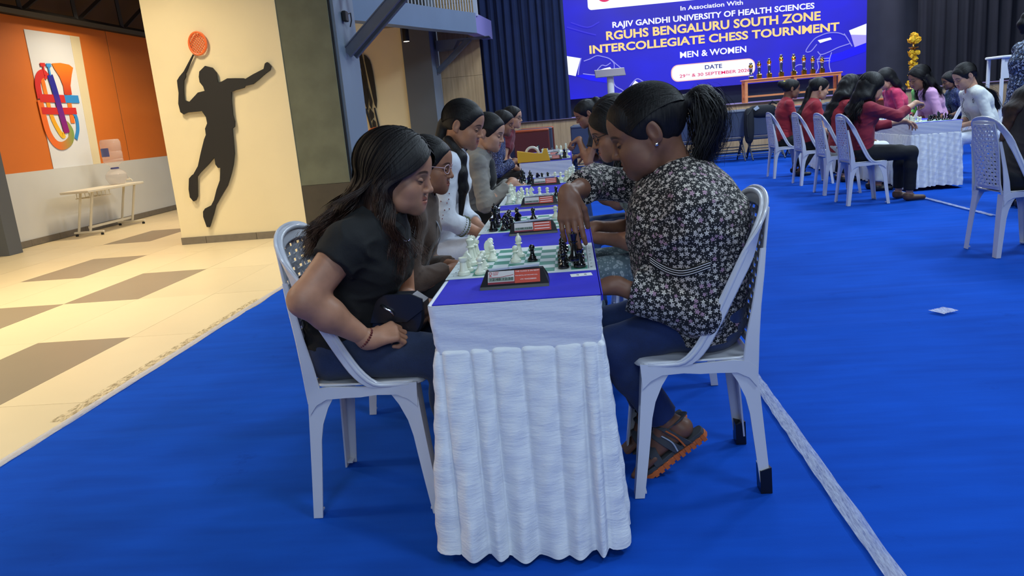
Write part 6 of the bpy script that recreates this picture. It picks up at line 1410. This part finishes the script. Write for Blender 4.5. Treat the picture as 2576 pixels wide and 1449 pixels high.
# ---- woman in the floral shirt, front right
r1 = person('heavy-set woman in a black floral shirt with ponytail, reaching over the board', 2.488, (.126, 1.050), -1, .32, .0, 1.14, hipx=.365, z_hip=.55, top=G_floral, sleeve={-1: 1.55, 1: 1.80}, pants=G_jeand, skin=SK3, hair='pony', girth=.98,
            depth=(.152, .168, .178), sw=.195, res=.006, hres=.0022, chub=.006, shoulders=[(-.0, -.18, -.055), (-.035, .175, -.085)], elbow={-1: (.35, -.8, .12), 1: (-.75, .16, -.62)}, joint={-1: ((.290, -.13, .975), (.385, .083, .962))}, loose={-1: .006, 1: .020}, spread=.03, tl=.30,
            hands={-1: ((.385, .083, .962), (-.03, .52, -.85), (.30, .80, .5), (.16, .18, .22, .28)), 1: ((.262, .155, .680), (1, -.15, -.15), (0, .3, 1), (.6, .6, .6, .6))},
            knee=[(.275, -.11, .475), (.275, .12, .465)], ankles=[(.155, -.11, .165), (.115, .075, .185)], extra='sandals', hem=-.04,
            tz=[((-.10, 0, -1), -.468)])
pw = [r1['R'].T @ A3(*q) for q in PONY]; tied_hair(r1, 4200, pw[0], pw, HB, 21, wav=.012, thick=.85)
# ear stud
R, H, s_ = r1['R'], r1['H'], r1['sc']
for s in (-1, 1): blob('ear_stud', tuple(R @ A3(-.004, s * .085, -.030) * s_ + H), (.0055, .004, .0055), M_metal, r1['root'], 8)
# shirt collar, striped cuff band
N = r1['N']; 
cf = MB(); a_, b_, c_ = r1['arms'][1][:3]; d_ = (b_ - a_) / np.linalg.norm(b_ - a_)
def ringband(w, c, ax_, r0, wd, m, name, ys=1.0):
    ax_ = Vector(ax_).normalized(); e = ax_.orthogonal().normalized(); g_ = ax_.cross(e); V = []; n_ = 40
    for q in (-.5, -.17, .17, .5):
        for k in range(n_):
            a = 2 * PI * k / n_; V.append(tuple(Vector(c) + ax_ * q * wd + (e * math.cos(a) + g_ * math.sin(a)) * (r0 + (.002 if abs(q) < .3 else 0))))
    F = [(i * n_ + k, i * n_ + (k + 1) % n_, (i + 1) * n_ + (k + 1) % n_, (i + 1) * n_ + k) for i in range(3) for k in range(n_)]
    return mk(name, V, F, m, w['root'], True)
# collar: two lapels around the neck
for s in (-1, 1):
    pts = spline([tuple(N + A3(-.066, s * .02, .045)), tuple(N + A3(-.035, s * .080, .035)), tuple(N + A3(.035, s * .078, -.005)), tuple(N + A3(.075, s * .035, -.05))], 14); mb = MB()
    mb.sweep(pts, [tuple(A3(-.25, s * .75, -.85))] * 14, [.05] * 8 + [.056, .060, .066, .070, .06, .03], .005); mb.build('collar', G_floral, r1['root'], 'auto')
# sandals
def sandal(w, i, pitch_, s):
    a = A3(*w['an'][i]); Rz_ = rotm(pitch_, 0); skin = w['body'].data.materials[0]
    tr_ = lambda p: tuple(Rz_ @ A3(*p) + a)
    # foot: heel, arch, toes
    P = [RC(tr_((-.035, 0, -.05)), tr_((-.01, 0, -.005)), .030, .032, k=.02), RC(tr_((-.03, 0, -.055)), tr_((.11, 0, -.068)), .029, .019, 1.25, k=.02), RC(tr_((0, 0, 0)), tr_((.09, 0, -.055)), .032, .020, 1.1, k=.02)]
    for k, (yy, ln, rr) in enumerate(((-.030, .165, .0085), (-.016, .175, .009), (-.002, .182, .0095), (.012, .188, .010), (.030, .192, .014))):
        P.append(RC(tr_((.10, yy * s, -.070)), tr_((ln, yy * s, -.078)), rr, rr * .9, k=.004))
    V, F = surf(P, .0045)
    o = mk('foot', V, F, skin, w['body'], True)
    def sole_out(g_): return [(-.085 - g_, .0), (-.075, .028 + g_), (-.03, .032 + g_), (.03, .030 + g_), (.09, .040 + g_), (.15, .045 + g_), (.195, .030 + g_), (.212 + g_, 0), (.195, -.030 - g_), (.15, -.042 - g_), (.09, -.036 - g_), (.03, -.028 - g_), (-.03, -.030 - g_), (-.075, -.026 - g_)]
    sd = empty('sandal'); sd.parent = w['root']; sd.location = tuple(a); sd.rotation_euler = (0, pitch_, 0)
    out = spline([(p[0], p[1], 0) for p in sole_out(0)] + [(*sole_out(0)[0], 0)], 44)[:-1]; out = [(p[0], p[1]) for p in out]
    MB().prism(out, -.118, -.102, 'z', bev=.002).build('outsole', M_sole, sd, 'auto'); out2 = [(p[0] * .97, p[1] * .95) for p in out]
    MB().prism(out2, -.102, -.088, 'z', bev=.002).build('footbed', M_strap, sd, 'auto')
    tz_ = MB()
    for k in range(13): x = -.075 + k * .022; yy = .032 if x < .07 else .040; tz_.box(x, x + .013, -yy - .004, -yy + .004, -.122, -.1).box(x, x + .013, yy - .004, yy + .004, -.122, -.1)
    tag(tz_.build('tread', M_sole, sd), kind='stuff')
    def strap(name, pts, wd, m): mb = MB(); q = spline(pts, 18); mb.sweep(q, [(1, 0, .5 if 'ankle' in name else .1)] * 18, wd, .004); mb.build(name, m, sd, 'auto')
    strap('toe_strap', [(.10, -.042, -.095), (.095, -.034, -.05), (.09, 0, -.034), (.095, .034, -.05), (.10, .042, -.095)], .032, M_strap)
    strap('mid_strap', [(.02, -.036, -.095), (.035, -.036, -.05), (.05, -.018, -.010), (.05, .018, -.010), (.035, .036, -.05), (.02, .036, -.095)], .034, M_strap)
    strap('ankle_strap', [(-.02, -.036, -.095), (-.0, -.040, -.04), (.015, -.036, .0), (.034, 0, .012), (.015, .036, .0), (.0, .040, -.04), (-.02, .036, -.095)], .026, M_strap)
    strap('heel_strap', [(.02, -.040, -.01), (-.03, -.036, -.012), (-.066, 0, -.018), (-.03, .036, -.012), (.02, .040, -.01)], .022, M_strap)
    for yy in (-1, 1): strap('orange_piping', [(-.005, yy * .041, -.092), (-.002, yy * .044, -.05), (.012, yy * .042, -.01)], .006, M_sole); strap('white_piping', [(.025, yy * .040, -.092), (.020, yy * .043, -.055), (.034, yy * .038, -.018)], .005, M_lever)
# heels raised, resting on the toes
sandal(r1, 1, .62, 1); sandal(r1, 0, .66, -1)

from mathutils.bvhtree import BVHTree
def project(o, x, z, y0=.6, lift=.003):
    me = o.data
    if o.name not in _bv: _bv[o.name] = BVHTree.FromPolygons([v.co.copy() for v in me.vertices], [tuple(p.vertices) for p in me.polygons])
    h = _bv[o.name].ray_cast(Vector((x, y0, z)), Vector((0, -1 if y0 > 0 else 1, 0)))
    return None if h[0] is None else tuple(h[0] + Vector((0, lift if y0 > 0 else -lift, 0)))
_bv = {}
tb_ = MB()
pts = [project(r1['top'], .150 - .165 * t, .757 - .030 * t - .022 * math.sin(t * 4.2), lift=.004) for t in np.linspace(0, 1, 16)]; pts = [p for p in pts if p]
if len(pts) > 4:
    tb_.sweep(pts, [(0, 0, 1)] * len(pts), .024, .003); tb_.build('sleeve_tab', G_black, r1['root'], 'auto')
    for dz in (-.007, 0, .007): MB().tube([(p[0], p[1] + .0025, p[2] + dz) for p in pts], .0010, 4).build('tab_stitching', M_print, r1['root'])
# ---- the rest of the near row, left side (facing right)
LG = 'players on the left side of the near row'
hL = lambda x, z, s=1: ((x, s * .07, z), (.8, -s * .5, -.25), (0, 0, 1), (.4, .45, .5, .5))
w2 = person('woman with clear spectacles in a brown button shirt, second on the left', 3.22, (-.493, .985), 1, .18, -.12, .98, hipx=-.80, top=G_brown, sleeve=1.75, pants=G_navyp, skin=SK2, hair='lowpony', res=.008, hres=.003, glasses=M_framep, elbow={-1: (-.6, -.6, -.6)}, hands={-1: ((.28, -.05, .60), (.9, .3, -.2), (0, -.2, 1)), 1: ((.27, .02, .60), (.9, -.2, -.2), (0, .2, 1))}, wave=.004)
w3 = person('woman with centre-parted hair in an embroidered white blouse, third on the left', 4.18, (-.462, 1.112), 1, .33, -.20, 1.04, hipx=-.80, top=G_white, sleeve=1.55, pants=G_white, skin=SK1, hair='braid', res=.008, hres=.003, hands={-1: ((.30, -.10, .60), (.95, .1, -.2), (0, -.3, 1)), 1: ((.30, .0, .60), (.9, -.2, -.2), (0, .2, 1))}, wave=.004, girth=1.05)
w4 = person('young woman in a grey and black varsity jacket, fourth on the left', 5.28, (-.445, 1.042), 1, .30, -.22, 1.03, hipx=-.80, top=G_varsity, sleeve=1.8, pants=G_navyp, skin=SK4, hair='lowpony', res=.009, hres=.0035, hands={-1: ((.40, -.12, .77), (.95, .15, -.25), (0, -.3, 1)), 1: ((.38, .05, .77), (.9, -.2, -.25), (0, .2, 1))}, wave=.004)
w5 = person('woman in a blue printed top, fifth on the left', 7.85, (-.555, 1.072), 1, .28, -.2, 1.03, hipx=-.92, top=G_blueprint, sleeve=1.8, pants=G_navyp, skin=SK2, hair='lowpony', res=.011, hres=.0045, hands={-1: ((.36, -.05, .76), (.95, .15, -.25), (0, -.3, 1)), 1: ((.34, .05, .76), (.9, -.2, -.25), (0, .2, 1))})
w6 = person('girl with short hair and spectacles in a maroon top, sixth on the left', 8.9, (-.525, 1.135), 1, .12, -.25, 1.03, hipx=-.92, top=G_maroon, sleeve=.5, pants=G_navyp, skin=SK4, hair='lowpony', res=.011, hres=.0045, glasses=M_frame)
mb = MB(); N, Cu, Ch, bk_ = w2['N'], w2['Cu'], w2['Ch'], w2['back']; q = spline([tuple(N + A3(.035, -.06, -.01)), tuple(Cu - bk_ * .10 + A3(0, -.05, 0)), tuple(Ch - bk_ * .155 + A3(0, -.04, 0)), tuple(w2['W'] - bk_ * .125 + A3(0, -.03, 0))], 14); mb.sweep(q, [(0, 1, 0)] * 14, .018, .003); mb.build('lanyard', mat('silver_black_ribbon', srgb(120, 122, 130), .5), w2['root'], 'auto')
# blouse details: embroidery dots and open jacket front
V, F = surf(chain([w3['N'] + A3(-.02, -.055, .06), w3['N'] + A3(.045, -.105, -.03), w3['Cu'] - w3['back'] * .07 + A3(.01, -.13, -.03), w3['Ch'] - w3['back'] * .125 + A3(.0, -.12, 0), w3['W'] - w3['back'] * .11 + A3(.03, -.10, .02)], [.030, .032, .030, .026, .010], 1.2, .03), .007, (), lambda X, Y, Z: .003 * noise3(4, 60)(X, Y, Z * .4))
mk('front_hair_lock', V, F, HB, w3['root'], True)
dots = MB(); a_, b_, c_ = w3['arms'][-1][:3]
rg = random.Random(4)
for k in range(16):
    t = k / 15; q = a_ + (b_ - a_) * (.1 + .85 * t); r_ = .062
    dots.lathe([(.0001, -.004), (.004, 0), (.0001, .004)], 6, (q[0] + rg.uniform(-.04, .04), q[1] - r_ + .002, q[2] + rg.uniform(-.01, .01)))
dots.build('embroidery', mat('embroidery_thread', srgb(120, 40, 50), .8), w3['root'])
lace = MB()
for k in range(26):
    a = 2 * PI * k / 26; d_ = Vector(c_ - b_).normalized(); e = d_.orthogonal().normalized(); g_ = d_.cross(e); q = Vector(b_ + (c_ - b_) * .50) + (e * math.cos(a) + g_ * math.sin(a)) * .054
    lace.lathe([(.0001, -.006), (.0065, 0), (.0001, .006)], 6, tuple(q)); q = Vector(b_ + (c_ - b_) * .42) + (e * math.cos(a + .1) + g_ * math.sin(a + .1)) * .055; lace.lathe([(.0001, -.004), (.004, 0), (.0001, .004)], 5, tuple(q))
lace.build('lace_cuff', mat('lace_thread', srgb(96, 100, 70), .8), w3['root'])
Cu, Ch, W, bk_ = w4['Cu'], w4['Ch'], w4['W'], w4['back']
V, F = surf([RC(Cu - bk_ * .070, Ch - bk_ * .108, .058, .064, 1.35, k=.03), RC(Ch - bk_ * .108, W - bk_ * .085, .064, .066, 1.35, k=.03)], .010, (), None); mk('inner_jacket_front', V, F, G_vdark, w4['root'], True)
for s in (-1, 1):
    mb = MB(); q = spline([tuple(w4['N'] + A3(.02, s * .05, .01)), tuple(Cu - bk_ * .085 + A3(0, s * .065, 0)), tuple(Ch - bk_ * .13 + A3(0, s * .075, 0)), tuple(W - bk_ * .12 + A3(0, s * .075, 0))], 14); mb.sweep(q, [(0, 1, 0)] * 14, .022, .006); mb.build('ribbed_edge', G_varsity, w4['root'], 'auto')
# ---- near row, right side (facing left)
r2 = person('woman with dark spectacles in a sage paisley kurta behind the floral shirt', 3.40, (.090, 1.045), -1, .30, .1, 1.02, hipx=.43, top=G_paisley, sleeve=.5, pants=G_paisley, skin=SK2, hair='long', res=.009, hres=.0035, glasses=M_frame, hem=-.03, hands={-1: ((.34, -.02, .70), (.9, .3, .1), (0, .2, 1), (.9, .9, .9, .9)), 1: ((.33, .05, .66), (.9, -.2, .1), (0, .2, 1), (.9, .9, .9, .9))})
r3 = person('woman mostly hidden third on the right of the near row', 4.50, (.140, 1.08), -1, .30, .0, 1.03, hipx=.47, top=G_dkbrown, sleeve=.5, pants=G_jeanl, skin=SK3, hair='long', res=.011, hres=.0045, hands={-1: ((.40, -.02, .76), (.9, .3, -.1), (0, .2, 1)), 1: ((.42, .06, .78), (1, .1, -.1), (0, .2, 1))})
r4 = person('girl with hair tied up reaching a hand out over the far board', 7.70, (.070, 1.080), -1, .42, .2, 1.05, hipx=.50, top=G_vdark, sleeve=.5, pants=G_jeanl, skin=SK2, hair='bun', res=.011, hres=.0045, hands={1: ((.42, .10, .93), (.9, 0, -.35), (0, 0, 1), (.6, .7, .8, .9)), -1: ((.38, -.05, .77), (.9, .3, -.1), (0, .2, 1))})
# ---- right-hand table
RGP = 'players in maroon red at the right table'
m4 = person('woman with bushy black hair in a maroon shirt reaching across, nearest of the red row', 8.33, (3.190, 1.105), 1, .30, .25, 1.12, hipx=3.0, top=G_red, sleeve=1.55, pants=G_navyp, skin=SK4, hair='long', girth=1.12, res=.009, hres=.0035, shoes=M_shoeb, hem=-.02, knee=[(.45, -.11, .50), (.43, .10, .50)], ankles=[(.45, -.10, .09), (.43, .12, .09)], shoulders=[(.0, -.175, -.055), (.0, .17, -.055)],
            hands={-1: ((.52, -.02, .985), (.8, .55, -.1), (-.2, -.3, 1), (.6, .7, .8, .8)), 1: ((.50, .20, .80), (.9, .3, -.3), (0, .2, 1))}, wave=.016)
m3 = person('woman with very long loose hair in a maroon shirt, second of the red row', 9.28, (3.315, 1.115), 1, .35, .3, 1.1, hipx=3.10, top=G_red2, sleeve=.6, pants=G_cream, skin=SK2, hair='long', hairlen=.5, res=.011, hres=.0045, knee=[(.44, -.1, .50), (.44, .1, .50)], wave=.012)
m2 = person('woman with half-tied hair and earrings in a maroon shirt, third of the red row', 10.4, (3.325, 1.137), 1, .25, .0, 1.12, hipx=3.10, top=G_red2, sleeve=.6, pants=G_navyp, skin=SK4, hair='braid', res=.011, hres=.0045, wave=.008)
m1 = person('woman with bun and yellow hair tie in maroon t-shirt, farthest of red row', 11.5, (3.285, 1.178), 1, .15, .0, 1.10, hipx=3.07, top=G_red2, sleeve=.5, pants=G_navyp, skin=SK3, hair='bun', res=.011, hres=.0045, girth=.95, ankles=[(.18, -.1, .09), (.16, .1, .12)])
for w in (m2,):
    R, H, s_ = w['R'], w['H'], w['sc']; blob('earring', tuple(R @ A3(-.002, -.084, -.045) * s_ + H), (.006, .004, .010), M_brass, w['root'], 8)
k3 = person('woman with a low ponytail in a cream kurta with dark embroidery', 9.45, (4.422, 1.113), -1, .42, .12, 1.16, hipx=4.85, top=G_cream, sleeve=1.3, pants=G_white, skin=SK4, hair='lowpony', res=.009, hres=.0035, girth=1.05, hands={-1: ((.34, -.05, .66), (.9, .3, -.1), (0, .2, 1)), 1: ((.34, .05, .66), (.9, -.3, -.1), (0, .2, 1))}, knee=[(.42, -.1, .51), (.42, .1, .51)])
k2 = person('woman with curly hair in a light pink kurta', 10.35, (4.304, 1.150), -1, .38, .15, 1.16, hipx=4.72, top=G_pink, sleeve=.9, pants=G_white, skin=SK2, hair='long', res=.010, hres=.004, wave=.016, hands={-1: ((.34, -.05, .66), (.9, .3, -.1), (0, .2, 1)), 1: ((.34, .05, .66), (.9, -.3, -.1), (0, .2, 1))})
k1 = person('woman in a coral top leaning over the board opposite the red row', 11.4, (4.300, 1.170), -1, .40, .15, 1.15, hipx=4.70, top=G_coral, sleeve=1.0, pants=G_navyp, skin=SK4, hair='long', res=.011, hres=.0045, glasses=M_frame)
# kurta embroidery
mb = MB(); N, Cu, Ch, W, bk_ = k3['N'], k3['Cu'], k3['Ch'], k3['W'], k3['back']; rg = random.Random(8)
lines = [[tuple(N + A3(.05, -.03, -.03)), tuple(Cu - bk_ * .105 + A3(0, -.05, 0)), tuple(Ch - bk_ * .165 + A3(0, -.05, 0)), tuple(W - bk_ * .14 + A3(0, -.06, 0))], [tuple(N + A3(-.03, -.075, -.005)), tuple(N + A3(.02, -.09, -.04)), tuple(Cu - bk_ * .06 + A3(0, -.14, .02))],
         [tuple(N + A3(-.03, .075, -.005)), tuple(N + A3(.02, .09, -.03)), tuple(Cu - bk_ * .08 + A3(0, .12, .02)), tuple(Cu - bk_ * .08 + A3(-.0, .13, -.06))]]
for ln in lines:
    for p in spline(ln, 30): mb.lathe([(.0001, -.006), (.0055, 0), (.0001, .006)], 5, (p[0] + rg.uniform(-.006, .006), p[1] + rg.uniform(-.01, .01), p[2]))
mb.build('embroidery', mat('dark_thread', srgb(40, 44, 46), .8), k3['root'])
# ---- right edge: long-haired woman seated on the large chair, and a standing man beyond
s1 = person('long-haired woman in dark clothes with a lilac lanyard at the right edge', 5.49, (3.34, 1.15), 1, .30, .15, 1.10, hipx=2.95, top=G_dkbrown, sleeve=1.6, pants=G_navyp, skin=SK2, hair='long', hairlen=.5, hairm=HBR, res=.009, hres=.004, girth=1.1, knee=[(.46, -.13, .50), (.44, .12, .50)], ankles=[(.30, -.14, .10), (.40, .12, .10)])
mb = MB(); N, Cu, Ch = s1['N'], s1['Cu'], s1['Ch']; q = spline([tuple(N + A3(-.03, -.06, .03)), tuple(Cu + A3(.05, -.135, .05)), tuple(Ch + A3(.06, -.165, .02)), tuple(Ch + A3(.08, -.165, -.14))], 14); mb.sweep(q, [(1, 0, .3)] * 14, .045, .004); mb.build('lanyard', mat('lilac_ribbon', srgb(176, 168, 220), .6), s1['root'], 'auto')
st = person('man in a navy leaf-print shirt standing at the right edge', 7.35, (4.27, 1.50), 1, .45, .1, 1.05, hipx=4.03, z_hip=.86, top=G_manprint, sleeve=.62, pants=G_navyp, skin=SK3, hair='pony', stand=True, res=.012, hres=.005, girth=1.1, sw=.19, hem=-.05, hands={-1: ((.12, -.24, .80), (.2, 0, -1), (0, -1, 0)), 1: ((.10, .24, .80), (.2, 0, -1), (0, 1, 0))})
# ---- onlookers farther back
o1 = person('person in a lime green top sitting beside the brass lamp', 13.4, (5.55, 1.16), -1, .1, .2, 1.05, hipx=5.9, top=G_green, sleeve=1.5, pants=G_navyp, skin=SK2, hair='long', res=.014, hres=.006)
o2 = person('person in a pale blue top hidden behind the red-shirt row', 13.3, (4.20, 1.14), 1, .3, .3, 1.1, hipx=3.95, top=G_sky, sleeve=1.3, pants=G_navyp, skin=SK3, hair='bun', res=.014, hres=.006)
o3 = person('person in a pale shirt sitting near the far grey pillar', 13.6, (-1.98, .98), -1, .3, .0, 1.05, hipx=-1.75, z_hip=.45, top=G_white, sleeve=.6, pants=G_navyp, skin=SK2, hair='bun', res=.014, hres=.006)
o4 = person('person in dark blue hidden behind the pink kurta woman', 13.0, (5.9, 1.08), -1, .3, .0, 1.1, hipx=6.25, top=G_blueprint, sleeve=1.3, pants=G_navyp, skin=SK3, hair='long', res=.014, hres=.006)
o5 = person('dark-haired girl glimpsed behind the varsity jacket woman', 6.4, (-.74, 1.10), 1, .1, -.1, .98, hipx=-1.05, top=G_dkbrown, sleeve=.6, pants=G_navyp, skin=SK3, hair='long', res=.012, hres=.005)
